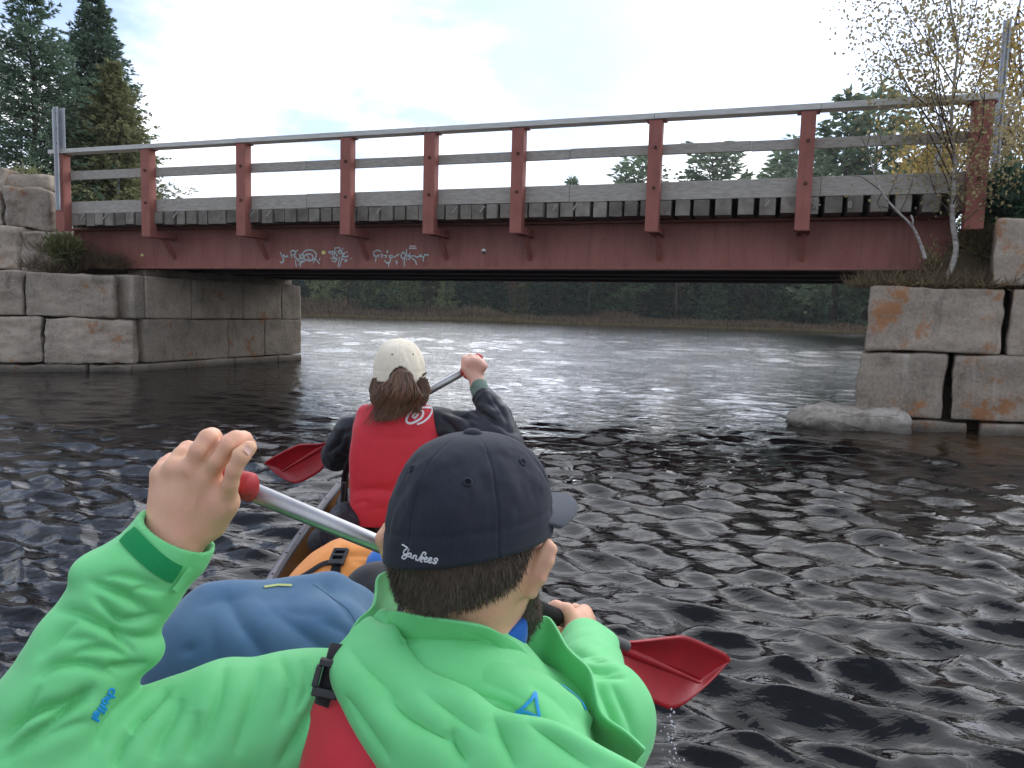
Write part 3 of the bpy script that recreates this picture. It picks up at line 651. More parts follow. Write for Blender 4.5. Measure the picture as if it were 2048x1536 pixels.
# ================================================================== TREES AND PLANTS
def quads_at(pos, dirn, ln, wd, rng, kite=.45):
    """one small kite-shaped leaf or needle spray per row"""
    n = len(pos); dirn = dirn/np.linalg.norm(dirn, axis=1, keepdims=True)
    rnd = rng.normal(size=(n, 3)); s = np.cross(dirn, rnd); s /= np.linalg.norm(s, axis=1, keepdims=True)+1e-9
    ln = np.broadcast_to(ln, n)[:, None]; wd = np.broadcast_to(wd, n)[:, None]
    nb = np.cross(dirn, s)
    a = pos; b = pos+dirn*ln*kite+s*wd*.5+nb*ln*.06; c = pos+dirn*ln; d = pos+dirn*ln*kite-s*wd*.5+nb*ln*.06
    V = np.stack([a, b, c, d], 1).reshape(-1, 3); F = np.arange(4*n).reshape(n, 4)
    return V, F
def conifer_geo(seed, H, Rm, whorls=34, per=6, low=.06, twigs=9, tufts=6, tl=.10, tw=.035, droop=.25, layered=0., power=.85, thin=1.0, lean=0):
    rng = np.random.default_rng(seed); Pp, D = [], []; tr = MB()
    for w in range(whorls):
        f = low+(1-low)*((w+rng.uniform(-.3, .3))/whorls); f = min(max(f, low), .985)
        r = Rm*(1-f)**power*(1 if not layered else (1-layered*.55+layered*1.0*rng.random()))
        nb = max(3, int(per*(1 if f < .8 else .7)))
        a0 = rng.uniform(0, 6.28)
        for k in range(nb):
            if rng.random() > thin: continue
            az = a0+6.283*k/nb+rng.normal(0, .25); L = r*rng.uniform(.62, 1.13)+.04*Rm
            el = -droop+ (f*.95)*.9+rng.normal(0, .10)
            base = np.array([0, 0, f*H+rng.normal(0, .012*H)])
            h = np.array([math.cos(az), math.sin(az), 0])
            nt_ = max(3, int(twigs*(.35+.65*L/Rm)))
            t = (np.arange(nt_)+rng.random(nt_))/nt_; t = .10+.90*t
            bx = base+np.outer(t*L, h); bx[:, 2] += L*(t*math.sin(el)+.16*t*t)
            if L > .35*Rm and w % 2 == 0: tr.tube([base-np.array([0, 0, .02*H]), bx[len(bx)//2], bx[-1]], [.011*Rm+.004, .006*Rm+.002, .002], 4, caps=False)
            side = np.where(np.arange(nt_) % 2 == 0, 1, -1)*rng.uniform(.5, 1.25, nt_)
            td = h[None, :]*.75+np.outer(side, np.array([-h[1], h[0], 0]))*.8; td[:, 2] += rng.normal(-.10, .16, nt_)+.25*f
            td /= np.linalg.norm(td, axis=1, keepdims=True)
            tlen = L*(.42*(1-t)+.13)*rng.uniform(.7, 1.2, nt_)
            u = (np.arange(tufts)+.5)/tufts
            pp = bx[:, None, :]+td[:, None, :]*(tlen[:, None]*u[None, :])[:, :, None]
            pp[:, :, 2] -= .25*(tlen[:, None]*u[None, :]**2)
            pp = pp+rng.normal(0, tl*.12, pp.shape)
            dd = td[:, None, :]*.9+rng.normal(0, .30, pp.shape)
            Pp.append(pp.reshape(-1, 3)); D.append(dd.reshape(-1, 3))
    # leader
    n = 14; z = H*(.93+.07*np.linspace(0, 1, n)); p = np.stack([0*z, 0*z, z], 1); Pp.append(p); d = rng.normal(0, .6, (n, 3)); d[:, 2] = .8; D.append(d)
    Pp = np.concatenate(Pp); D = np.concatenate(D)
    V, F = quads_at(Pp, D, tl*rng.uniform(.7, 1.35, len(Pp)), tw*rng.uniform(.7, 1.3, len(Pp)), rng)
    hs = np.linspace(0, 1, 9); tr.tube([np.array([lean*H*q*q+.006*H*math.sin(q*9+seed), .006*H*math.cos(q*7+seed), q*H]) for q in hs], [max(.006, .017*H*(1-q)**.9*.9) for q in hs], 8)
    V[:, 0] += lean*H*(V[:, 2]/H)**2
    return (V, F), tr.out()
M_bark = mat('spruce_bark', (.055, .045, .038), .95, .1, var=(.10, .085, .072), vscale=12, bump=.5, bscale=30)
M_spr = leafmat('spruce_needles', (.060, .11, .075), (.11, .18, .12), .35, .12)
M_spr2 = leafmat('blue_spruce_needles', (.094, .150, .100), (.185, .255, .17), .4, .12)
M_olive = leafmat('olive_needles', (.16, .175, .085), (.29, .29, .145), .3, .12)
def tree(name, label, base, geo, mt, cat='tree', group=None, bark=None, rz=0, sc=1.0):
    r_ = thing(name, label, cat, tuple(float(x) for x in base), group); r_.rotation_euler = (0, 0, rz); r_.scale = (sc, sc, sc)
    obj('crown', geo[0], mt, r_, smooth=False, local=True); obj('trunk', geo[1], bark or M_bark, r_, local=True)
    return r_
def at_col(px, Y, z): q = P(px, hz(px), Y); return (q[0], q[1], z)
# the three big spruces on the left bank
def top_h(px, py, Y, zb): return P(px, py, Y)[2]-zb
zb = 2.35
tree('spruce_tree', 'loose blue green spruce with gaps in its crown at the left picture edge', at_col(80, 16.5, zb), conifer_geo(2, top_h(80, -22, 16.5, zb), 1.55, 44, 8, .02, 15, 11, .10, .034, .10, .75, .66, .95), M_spr2)
tree('spruce_tree', 'dense tall dark spruce with a narrow pointed top above the railing', at_col(202, 18.6, zb), conifer_geo(5, top_h(195, -28, 18.6, zb), 1.75, 66, 10, .03, 14, 11, .10, .034, .16, .35, .92, 1), M_spr2)
tree('spruce_tree', 'shorter olive green spruce in front of the dense tall dark one', at_col(236, 17.4, zb), conifer_geo(9, top_h(236, 128, 17.4, zb), 1.62, 50, 10, .02, 13, 10, .095, .034, .12, .4, .98, 1), M_olive)
# forest on the far shore
M_pale = leafmat('glare_paled_pine', (.14, .19, .115), (.23, .29, .18), .5, .2)  # veiling glare of the bright sky put into a lighter needle colour
M_fk = [leafmat('far_spruce', (.052, .088, .048), (.10, .15, .078), .4, .35), leafmat('far_pine', (.075, .125, .055), (.145, .21, .092), .4, .35),
        leafmat('far_yellow_pine', (.16, .20, .080), (.29, .32, .135), .45, .25), leafmat('far_olive', (.095, .105, .042), (.175, .175, .075), .4, .3),
        leafmat('far_orange', (.22, .11, .02), (.32, .19, .04), .35, .25), leafmat('far_red', (.17, .055, .040), (.26, .10, .075), .35, .2)]
def decid_geo(seed, H, Rm, n=900, leaf=.3, bare=.35):
    rng = np.random.default_rng(seed); tr = MB(); Pp = []
    tr.tube([(0, 0, 0), (.02*H, 0, H*.4), (0, .02*H, H*.9)], [.015*H, .011*H, .003*H], 6)
    for k in range(16):
        az = rng.uniform(0, 6.28); z0 = H*rng.uniform(bare, .85); L = Rm*rng.uniform(.5, 1)*(1.15-z0/H*.6)
        e = np.array([math.cos(az)*L, math.sin(az)*L, z0+L*rng.uniform(.3, .9)]); tr.tube([(0, 0, z0), e], [.006*H, .002*H], 4, caps=False)
        m_ = n//16; c = np.array([0, 0, z0])+(e-np.array([0, 0, z0]))*rng.uniform(.35, 1.1, (m_, 1)); Pp.append(c+rng.normal(0, Rm*.17, (m_, 3)))
    Pp = np.concatenate(Pp); D = rng.normal(size=Pp.shape)
    return quads_at(Pp, D, leaf*rng.uniform(.7, 1.3, len(Pp)), leaf*.7, rng), tr.out()
protos = {}
def far_proto(kind, seed):
    key = (kind, seed)
    if key in protos: return protos[key]
    if kind == 'spruce': g = conifer_geo(100+seed, 10, 1.75, 26, 6, .05, 7, 4, .46, .17, .22, .5, .8)
    elif kind == 'pine': g = conifer_geo(200+seed, 10, 2.3, 15, 6, .10, 9, 5, .46, .19, .02, .9, .55)
    elif kind == 'yellow': g = conifer_geo(300+seed, 10, 2.5, 14, 6, .12, 9, 5, .42, .15, .05, .8, .55, .9)
    elif kind == 'flat': g = conifer_geo(400+seed, 10, 2.4, 18, 8, .2, 10, 5, .38, .16, .0, .6, .38)
    else: g = decid_geo(500+seed, 10, 2.6)
    protos[key] = (mesh_from('crown', g[0][0], g[0][1], False), mesh_from('trunk', g[1][0], g[1][1])); return protos[key]
KMAT = {'spruce': 0, 'pine': 1, 'yellow': 2, 'flat': 1, 'orange': 4, 'red': 5, 'olive': 3}
KIND = {'spruce': 'spruce_tree', 'pine': 'pine_tree', 'yellow': 'pine_tree', 'flat': 'pine_tree', 'olive': 'spruce_tree', 'orange': 'maple_tree', 'red': 'maple_tree'}
FLAB = {'spruce': ('dark narrow spruce in the dense forest along the far shore', 'dark spruces of the far shore forest'), 'pine': ('green layered pine in the dense forest along the far shore', 'green pines of the far shore forest'),
        'olive': ('dull olive spruce in the dense forest along the far shore', 'olive spruces of the far shore forest')}
def far_tree(kind, px, Y, H, seed, label=None, group=None, wide=1.0):
    pk = {'olive': 'spruce', 'red': 'orange'}.get(kind, kind)
    pr = far_proto(pk, seed % 3); q = P(px, hz(px), Y); zg = float(far_z(np.array([[q[0]]]), np.array([[Y]]))[0, 0]) if Y > 75 else 1.5
    l, g_ = FLAB.get(kind, (label, group))
    if label: l, g_ = label, group
    r_ = thing(KIND[kind], l, 'tree', (q[0], Y, zg-.1), g_); s = H/10.0; r_.scale = (s*wide, s*wide, s); r_.rotation_euler = (0, 0, (seed*2.399) % 6.28)
    obj('crown', pr[0], None, r_, local=True); obj('trunk', pr[1], None, r_, local=True)
    if not pr[0].materials: pr[0].materials.append(M_fk[0]); pr[1].materials.append(M_bark)
    c_ = r_.children[0]; c_.material_slots[0].link = 'OBJECT'; c_.material_slots[0].material = M_fk[KMAT[kind]]
    return r_
rng = random.Random(11)
px_ = 520; i = 0
for row, (dY, h0, h1, step) in enumerate(((11, 8, 12.5, 23), (17, 11, 14.5, 25), (25, 12, 16, 30))):
    px_ = 470 + row*9
    while px_ < 1830:
        Y = shoreY(np.array((px_-1024)/15.)) + dY + rng.uniform(-2.5, 2.5)
        cap_ = 13.5 if px_ < 1130 else 17.0
        kind = rng.choices(['spruce', 'pine', 'olive'], [.45, .38, .17] if px_ > 900 else [.3, .3, .4])[0]
        far_tree(kind, px_, float(Y), min(cap_+rng.uniform(-1.5, 0), rng.uniform(h0, h1)*(1.0 if px_ < 1130 else 1.22)), i)
        px_ += step*rng.uniform(.75, 1.3); i += 1
special = [('yellow', 668, 10.5, 'pale yellow green pine beside the left abutment corner under the deck'), ('yellow', 800, 11, 'pale yellow green pine standing above the brown shore brush left of the white cap'),
           ('yellow', 828, 9, 'small pale pine crowding the one above the white cap'), ('yellow', 640, 9.5, 'pale yellow green pine nearest the left abutment stones'), ('yellow', 735, 10, 'pale pine with a bare lower trunk left of the cream cap'), ('yellow', 893, 9.5, 'slim pale green pine right of the white cap on the far shore'),
           ('red', 1022, 10.5, 'dusty red maple in the middle of the far shore'), ('orange', 1175, 13.5, 'orange topped maple touching the underside of the bridge'), ('orange', 1352, 12.5, 'thin golden orange tree among dark pines on the far shore')]
for j, (k, px, H, lab) in enumerate(special): far_tree(k, px, float(shoreY(np.array((px-1024)/15.)))+7.5, H, 40+j, lab, None, .8 if k != 'red' else .6)
over = [('flat', 1266, 112, 320, 'round topped pine showing between the rails right of the middle', 1.35), ('flat', 1412, 112, 300, 'second round topped pine showing between the rails', 1.3), ('spruce', 1478, 118, 345, 'small spruce tip beside the second round topped pine', .8),
        ('spruce', 1135, 118, 362, 'single spruce tip just clearing the kerb board', .9), ('spruce', 1538, 108, 300, 'dark spruce left of the tall pines behind the right railing', 1.25), ('flat', 1590, 104, 280, 'dark green pine behind the second post from the right', 1.25),
        ('pine', 1668, 62, 196, 'tall layered pine rising over the top rail left of the birch', 1.0), ('pine', 1728, 66, 176, 'tallest layered pine half hidden by the birch twigs', 1.1), ('pine', 1790, 60, 255, 'layered pine behind the leaning dead birch stem', 1.1), ('spruce', 1845, 52, 300, 'dark spruce behind the white birch trunk', 1.3)]
for j, (k, px, Y, yt, lab, wd) in enumerate(over):
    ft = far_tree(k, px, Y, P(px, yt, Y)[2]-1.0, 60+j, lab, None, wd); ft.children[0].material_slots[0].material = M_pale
# brush and sedge along the far shore
def brush(x0, x1, n, seed, fy, hmin, hmax, wd, spread=.35):
    rng = np.random.default_rng(seed); X = rng.uniform(x0, x1, n); Y = fy(X, rng.random(n)); Z = far_z(X[None], Y[None])[0]
    clump = .55+.75*np.clip(vnoise(np.stack([X/4.5, Y/4.5, 0*X], 1), 8)+.35, 0, 1)
    D = rng.normal(0, spread, (n, 3)); D[:, 2] = 1
    return quads_at(np.stack([X, Y, Z-.05], 1), D, rng.uniform(hmin, hmax, n)*clump*np.clip(1.0-(X+15)/70., .45, 1.1), wd, rng, .6)
M_br = leafmat('dry_brush', (.115, .085, .055), (.235, .175, .11), .35, .1); M_sedge = leafmat('sedge', (.15, .115, .055), (.27, .21, .10), .35, .1)
o = obj('shore_brush', brush(-48, 70, 26000, 3, lambda X, r: shoreY(X)+1.5+r*9, .6, 2.0, .16, .5), M_br, smooth=False); o['kind'] = 'stuff'
o = obj('shore_sedge', brush(-48, 70, 14000, 4, lambda X, r: shoreY(X)-.3+r*2.6, .25, .75, .14, .3), M_sedge, smooth=False); o['kind'] = 'stuff'
# ---- birch on the right ledge
M_birch = mat('birch_bark', (.52, .49, .45), .8, .2, var=(.20, .17, .15), vscale=9, stretch=(1, 1, 2.2), bump=.3, bscale=30)
M_twig = mat('dark_twig', (.10, .07, .058), .9, .1)
M_bl = leafmat('birch_leaves', (.20, .165, .085), (.38, .32, .17), .5, .1); M_gl = leafmat('golden_leaves', (.25, .185, .055), (.48, .34, .11), .5, .1); M_rl = leafmat('green_bush', (.085, .095, .040), (.17, .17, .075), .35, .1)
def pxpath(pts, Y, dY=0): return [P(x, y, Y+dY*i/max(1, len(pts)-1)) for i, (x, y) in enumerate(pts)]
def smooth_path(pts, n=5):
    pts = [np.asarray(p, float) for p in pts]; o_ = []
    for i in range(len(pts)-1):
        a, b, c, d = pts[max(i-1, 0)], pts[i], pts[i+1], pts[min(i+2, len(pts)-1)]
        for k in range(n):
            t = k/n; o_.append(.5*((2*b)+(c-a)*t+(2*a-5*b+4*c-d)*t*t+(3*b-a-3*c+d)*t**3))
    return o_+[pts[-1]]
def leafy(root, trunk_pts, r0, r1, brs, leafn, leafsz, lmat, seed, barkm, spread=.16, sub=3):
    rng = np.random.default_rng(seed); tk = smooth_path(trunk_pts, 6); m = MB(); m.tube(tk, np.linspace(r0, r1, len(tk)), 10); obj('trunk', m.out(), barkm, root)
    bm = MB(); tips = []
    for (f, e, r) in brs:               # f along trunk, end point
        st = tk[int(f*(len(tk)-1))]; e = np.asarray(e, float); mid = (st+e)/2+rng.normal(0, .05, 3)+np.array([0, 0, -.05]); pth = smooth_path([st, mid, e], 5)
        bm.tube(pth, np.linspace(r, r*.3, len(pth)), 5, caps=False); tips += pth[4:]
        for k in range(sub):
            a = pth[rng.integers(3, len(pth))]; d = rng.normal(0, 1, 3); d[2] = abs(d[2])*.8; d = d/np.linalg.norm(d)*rng.uniform(.2, .45)+(e-st)*.18; b = a+d
            bm.tube([a, (a+b)/2+rng.normal(0, .02, 3), b], [r*.4, r*.28, r*.15], 4, caps=False); tips += [a+(b-a)*q for q in (.4, .7, 1)]
    obj('branches', bm.out(), M_twig, root)
    tips = np.array(tips); idx = rng.integers(0, len(tips), leafn); pp = tips[idx]+rng.normal(0, spread, (leafn, 3)); D = rng.normal(size=pp.shape); D[:, 2] -= .4
    obj('crown', quads_at(pp, D, leafsz*rng.uniform(.7, 1.3, leafn), leafsz*.75, rng), lmat, root, smooth=False)
YB = 8.75
bt = thing('birch_tree', 'white trunked birch with sparse yellow leaves growing on the right stone ledge', 'tree', tuple(P(1888, 566, YB)))
tp = pxpath([(1884, 570), (1898, 548), (1912, 500), (1905, 440), (1908, 380), (1910, 320), (1903, 250), (1908, 170), (1915, 90), (1900, 0), (1905, -90)], YB)
bp = []
for f, x, y, dy, r in ((.42, 1800, 140, .5, .012), (.45, 1970, 170, -.4, .012), (.5, 1760, 60, .3, .012), (.52, 1850, 60, -.7, .012), (.55, 1990, 60, .5, .012), (.6, 1735, 130, -.2, .010), (.62, 1840, -20, .4, .010), (.66, 1960, -20, -.3, .010), (.7, 1780, -20, .2, .010),
                       (.74, 1930, -80, .3, .008), (.36, 1960, 330, -.3, .009), (.33, 1850, 300, .3, .009), (.3, 1975, 250, .4, .010), (.38, 1790, 230, .5, .009), (.8, 1870, -100, .0, .008), (.28, 2000, 300, -.2, .009), (.58, 1880, 30, -.5, .01), (.48, 1815, 40, -.3, .01)):
    bp.append((f, P(x, y, YB+dy), r))
leafy(bt, tp, .036, .008, bp, 6800, .044, M_bl, 4, M_birch, .165, 6)
m = MB(); m.tube(smooth_path([P(1888, 566, YB-.02), P(1872, 562, YB-.06), P(1856, 572, YB-.10)], 4), [.03]*4+[.022]*4+[.012], 7); m.tube(smooth_path([P(1888, 562, YB), P(1898, 560, YB-.04), P(1905, 572, YB-.10)], 4), [.03]*4+[.024]*4+[.014], 7)
obj('root', m.out(), M_birch, bt)
dt = thing('dead_birch_stem', 'thin leaning birch stem with bare twigs crossing the railing', 'tree', tuple(P(1850, 516, 8.72)))
m = MB(); m.tube(smooth_path(pxpath([(1851, 518), (1838, 480), (1822, 450), (1790, 418), (1762, 382), (1748, 345), (1735, 290)], 8.72), 5), np.linspace(.021, .005, 31), 8); m.tube(pxpath([(1824, 455), (1826, 440), (1822, 430)], 8.70), [.013, .011, .009], 7); obj('trunk', m.out(), M_birch, dt)
m = MB()
for ps in ([(1762, 382), (1725, 355), (1705, 352)], [(1755, 365), (1730, 310), (1700, 290)], [(1748, 345), (1765, 300), (1755, 255)], [(1740, 310), (1720, 270)], [(1775, 395), (1792, 360), (1800, 330)], [(1735, 290), (1742, 255), (1735, 225)], [(1765, 385), (1755, 405), (1762, 420)], [(1790, 418), (1770, 415), (1758, 412)], [(1800, 425), (1820, 380), (1828, 345)]):
    m.tube(smooth_path(pxpath(ps, 8.72, .15), 4), np.linspace(.007, .0025, 4*(len(ps)-1)+1), 5, caps=False)
obj('branches', m.out(), M_twig, dt)
rng = np.random.default_rng(8); pp = np.array([P(rng.uniform(1690, 1830), rng.uniform(230, 400), 8.72+rng.normal(0, .12)) for _ in range(46)])
obj('crown', quads_at(pp, rng.normal(size=pp.shape), .05, .038, rng), M_bl, dt, smooth=False)
# golden trees behind the right end of the bridge
def fan(px0, py0, px1, py1, n, Y, seed, r=.012):
    rng = np.random.default_rng(seed); return [(rng.uniform(.25, .95), P(rng.uniform(px0, px1), rng.uniform(py0, py1), Y+rng.normal(0, .8)), r) for _ in range(n)]
for nm, lab, base, tops, Y, box, n, mt, sd_ in (
    ('birch_tree', 'golden leaved birch behind the last railing post at the picture edge', (1968, 420), [(1972, 300), (1985, 200), (2020, 90), (2050, -40)], 13.0, (1930, 40, 2110, 400), 26, M_gl, 12),
    ('birch_tree', 'golden bush birch filling the gap between the birch trunk and the railing post', (1880, 430), [(1885, 370), (1880, 320), (1885, 260)], 14.5, (1810, 240, 1960, 400), 26, M_gl, 13),
    ('birch_tree', 'white stemmed young birch leaning right above the right bank shrubs', (1984, 430), [(1990, 330), (2010, 250), (2060, 150)], 11.5, (1960, 130, 2120, 380), 16, M_bl, 14)):
    t_ = thing(nm, lab, 'tree', tuple(P(*base, Y))); tp = [P(*base, Y)]+[P(x, y, Y) for x, y in tops]
    leafy(t_, tp, .06, .012, fan(*box, n, Y, sd_, .013), 2600 if sd_ != 14 else 1100, .075, mt, sd_, M_birch, .2, 3)
# shrubs, grass tufts on the ledges
def shrub(name, label, c, rx, rz_, n, leaf, mt, seed, cat='shrub', stems=14):
    rng = np.random.default_rng(seed); c = np.asarray(c, float); r_ = thing(name, label, cat, tuple(c)); m = MB(); ends = []
    for k in range(stems):
        a = rng.uniform(0, 6.28); q = rng.uniform(.2, 1); e = c+np.array([math.cos(a)*rx*q, math.sin(a)*rx*q, rz_*(1.1-q*.7)*rng.uniform(.7, 1.1)]); m.tube([c, (c+e)/2+np.array([0, 0, .05*rz_]), e], [.010, .007, .003], 5, caps=False); ends += [c+(e-c)*f for f in (.4, .6, .8, 1.)]
    obj('stems', m.out(), M_twig, r_); ends = np.array(ends); pp = ends[rng.integers(0, len(ends), n)]+rng.normal(0, .16*rx, (n, 3))*[1, 1, .8]; D = pp-c+rng.normal(0, .35*rx, pp.shape)
    obj('crown', quads_at(pp, D, leaf*rng.uniform(.6, 1.4, n), leaf*.32, rng), mt, r_, smooth=False); return r_
shrub('juniper_shrub', 'low dark juniper on the left stone ledge below the first railing post', P(126, 522, 12.72), .38, .36, 1500, .10, M_rl, 3)
shrub('young_spruce', 'dark green bushy young spruce above the topmost right stone', P(2010, 440, 8.9), .42, .60, 3000, .11, M_spr, 5)
shrub('leafy_bush', 'brown leaved bush at the foot of the right railing post', P(1950, 520, 9.15), .40, .42, 1700, .07, M_bl, 6)
shrub('leafy_bush', 'dark green bush filling the gap behind the white birch trunk', P(1930, 540, 9.5), .42, .50, 2200, .075, M_rl, 16)
shrub('leafy_sapling', 'yellowing sapling sprouting beside the white birch trunk base', P(1868, 560, 8.9), .22, .55, 170, .07, M_bl, 7, 'sapling', 8)
shrub('leafy_bush', 'rusty bush between the left stones and the olive spruce', P(60, 372, 14.2), .5, .35, 900, .07, M_olive, 9)
def tufts(name, pts, n, ln, seed, mt):
    rng = np.random.default_rng(seed); pts = np.array(pts); base = pts[rng.integers(0, len(pts), n)]+rng.normal(0, 1, (n, 3))*[.10, .10, .015]; D = rng.normal(0, .5, (n, 3)); D[:, 2] = rng.uniform(.25, 1.1, n)
    o_ = obj(name, quads_at(base, D, ln*rng.uniform(.5, 1.4, n), .012, rng, .4), mt, smooth=False); o_['kind'] = 'stuff'
lp = [P(x, y, 12.75+.5*(x/250.)) for x, y in ((70, 540), (110, 545), (150, 540), (190, 535), (225, 530), (90, 505), (170, 520), (205, 528), (150, 505), (235, 540), (125, 548))]
tufts('dry_grass', lp, 1500, .28, 5, M_br)
rp_ = [FR0+ur*a+nr*b for a in np.linspace(.1, 1.45, 10) for b in (.16, .32, .5, .75)]
tufts('ledge_grass', [np.array([q[0], q[1], 1.60]) for q in rp_], 2600, .22, 6, M_br)
tufts('ledge_moss', [np.array([q[0], q[1], 1.62]) for q in rp_], 1500, .10, 7, M_bl)
# ================================================================== SOFT SHAPES (signed distance fields -> one continuous mesh)
def smin(a, b, k):
    if k <= 0: return np.minimum(a, b)
    h = np.clip(.5+.5*(b-a)/k, 0, 1); return b+(a-b)*h-k*h*(1-h)
class Field:
    def __init__(s, lo, hi, h):
        s.lo = np.array(lo, float); s.h = h; s.n = np.ceil((np.array(hi)-s.lo)/h).astype(int)+1
        s.d = np.full(s.n, .3, dtype=np.float32)
    def win(s, lo, hi):
        a = np.clip(np.floor((np.array(lo)-s.lo)/s.h).astype(int), 0, s.n); b = np.clip(np.ceil((np.array(hi)-s.lo)/s.h).astype(int)+1, 0, s.n)
        sl = tuple(slice(int(i), int(j)) for i, j in zip(a, b))
        ax = [(s.lo[i]+s.h*np.arange(a[i], b[i])).astype(np.float32) for i in range(3)]
        return sl, ax[0][:, None, None], ax[1][None, :, None], ax[2][None, None, :]
    def put(s, sl, v, k, mode='add'):
        if mode == 'add': s.d[sl] = smin(s.d[sl], v, k)
        elif mode == 'cut': s.d[sl] = -smin(-s.d[sl], v, k)
    def cap(s, a, b, ra, rb=None, k=.01, mode='add', sq=(1, 1, 1)):
        a = np.asarray(a, float); b = np.asarray(b, float); rb = ra if rb is None else rb; m = max(ra, rb)*max(1/min(sq), 1)+.06
        sl, X, Y, Z = s.win(np.minimum(a, b)-m, np.maximum(a, b)+m)
        if s.d[sl].size == 0: return
        u = b-a; L2 = float(u@u)+1e-12
        px, py, pz = X-a[0], Y-a[1], Z-a[2]
        t = np.clip((px*u[0]+py*u[1]+pz*u[2])/L2, 0, 1).astype(np.float32)
        d = np.sqrt(((px-t*u[0])*sq[0])**2+((py-t*u[1])*sq[1])**2+((pz-t*u[2])*sq[2])**2)-(ra+(rb-ra)*t)
        s.put(sl, d, k, mode)
    def chain(s, pts, rad, k=.01, mode='add', sq=(1, 1, 1)):
        if not hasattr(rad, '__len__'): rad = [rad]*len(pts)
        for i in range(len(pts)-1): s.cap(pts[i], pts[i+1], rad[i], rad[i+1], k if i == 0 else min(k, .008), mode, sq)
    def ell(s, c, r, rot=None, k=.01, mode='add', p=2.0):
        c = np.asarray(c, float); m = max(r)+.06; sl, X, Y, Z = s.win(c-m, c+m)
        if s.d[sl].size == 0: return
        Q = np.eye(3) if rot is None else np.array(rot, float)      # rows: local axes
        x, y, z = X-c[0], Y-c[1], Z-c[2]
        l = [(x*Q[i][0]+y*Q[i][1]+z*Q[i][2]) for i in range(3)]
        if p == 2.0:
            k0 = np.sqrt(sum((l[i]/r[i])**2 for i in range(3))); k1 = np.sqrt(sum((l[i]/r[i]**2)**2 for i in range(3)))+1e-9; d = k0*(k0-1)/k1
        else:
            k0 = sum(np.abs(l[i]/r[i])**p for i in range(3))**(1/p); d = (k0-1)*min(r)
        s.put(sl, d.astype(np.float32), k, mode)
    def plane_cut(s, o, n, c=None, r=None):             # keep the side the normal points away from
        o = np.asarray(o, float); n = np.asarray(n, float); n = n/np.linalg.norm(n)
        if c is None: sl, X, Y, Z = s.win(s.lo, s.lo+s.h*s.n)
        else: sl, X, Y, Z = s.win(np.asarray(c)-r, np.asarray(c)+r)
        v = (X-o[0])*n[0]+(Y-o[1])*n[1]+(Z-o[2])*n[2]; s.d[sl] = np.maximum(s.d[sl], v.astype(np.float32))
    def fold(s, pts, w, amp):                           # raise (+) or crease (-) the surface along a line
        for a, b in zip(pts[:-1], pts[1:]): pass
        P_ = np.array(pts, float); m = 3*w; sl, X, Y, Z = s.win(P_.min(0)-m, P_.max(0)+m)
        if s.d[sl].size == 0: return
        best = None; n = len(pts)-1; vw = P_.mean(0)-CAM; vw = vw/np.linalg.norm(vw)
        for i in range(n):
            a, u = P_[i], P_[i+1]-P_[i]; L2 = float(u@u)+1e-12; px, py, pz = X-a[0], Y-a[1], Z-a[2]
            t = np.clip((px*u[0]+py*u[1]+pz*u[2])/L2, 0, 1); ex, ey, ez = px-t*u[0], py-t*u[1], pz-t*u[2]; q = ex**2+ey**2+ez**2-.8*(ex*vw[0]+ey*vw[1]+ez*vw[2])**2; g = (i+t)/n
            if best is None: best, G_ = q, g
            else: c_ = q < best; best = np.where(c_, q, best); G_ = np.where(c_, g, G_)
        s.d[sl] -= (amp*(.55*np.exp(-best/(w*w))+.45*np.exp(-np.sqrt(best)/(.55*w)))*np.clip(np.sin(np.pi*(.08+.84*G_)), 0, 1)**.7).astype(np.float32)
    def noise(s, amp, sc, seed, oct=2):
        sl = np.abs(s.d) < amp*2+.02; idx = np.argwhere(sl); p = s.lo+idx*s.h
        s.d[sl] -= (amp*fbm(p*np.array(sc), oct, seed)).astype(np.float32)
    def rumple(s, amp, sc, rot, seed):                  # cloth-like ridges: sharp crests, soft hollows
        sl = np.abs(s.d) < amp*2+.02; idx = np.argwhere(sl); p = (s.lo+idx*s.h)@np.array(rot).T*np.array(sc)
        q = p+.35*np.stack([vnoise(p*.9+9, seed+5), vnoise(p*.9+19, seed+6), vnoise(p*.9+29, seed+7)], 1); n = 1-np.abs(vnoise(q, seed)); m_ = np.clip(vnoise(p*.5+4, seed+9)+.35, 0, 1)
        s.d[sl] -= (amp*(n**2.5-.25)*m_).astype(np.float32)
    def hit(s, px, py, t0=.3, t1=3.6):
        q = ray(px, py); t = np.arange(t0, t1, s.h*.5); p = CAM+t[:, None]*q; i = np.round((p-s.lo)/s.h).astype(int)
        ok = np.all((i >= 0) & (i < s.n), 1); v = np.full(len(t), 1.0); v[ok] = s.d[tuple(i[ok].T)]
        w = np.nonzero(v < 0)[0]
        return None if len(w) == 0 else p[w[0]]
    def pick(s, pxs):
        o = [s.hit(x, y) for x, y in pxs]; return [q for q in o if q is not None]
    def mesh(s, smooth=2):
        g = openvdb.FloatGrid(background=.3); g.copyFromArray(np.ascontiguousarray(s.d)); V, F = g.convertToQuads(0.0)
        V = s.lo+np.asarray(V, float)*s.h; F = np.asarray(F)[:, ::-1].astype(np.int64)
        E = np.concatenate([F[:, [0, 1]], F[:, [1, 2]], F[:, [2, 3]], F[:, [3, 0]]]); E = np.concatenate([E, E[:, ::-1]])
        cnt = np.bincount(E[:, 0], minlength=len(V))[:, None]
        for lam in ([.5, -.52]*smooth if smooth > 2 else [.5]*smooth):
            acc = np.stack([np.bincount(E[:, 0], V[E[:, 1], i], len(V)) for i in range(3)], 1); V = V+lam*(acc/np.maximum(cnt, 1)-V)
        a_, b_, c_ = V[F[:, 0]]-V.mean(0), V[F[:, 1]]-V.mean(0), V[F[:, 2]]-V.mean(0)
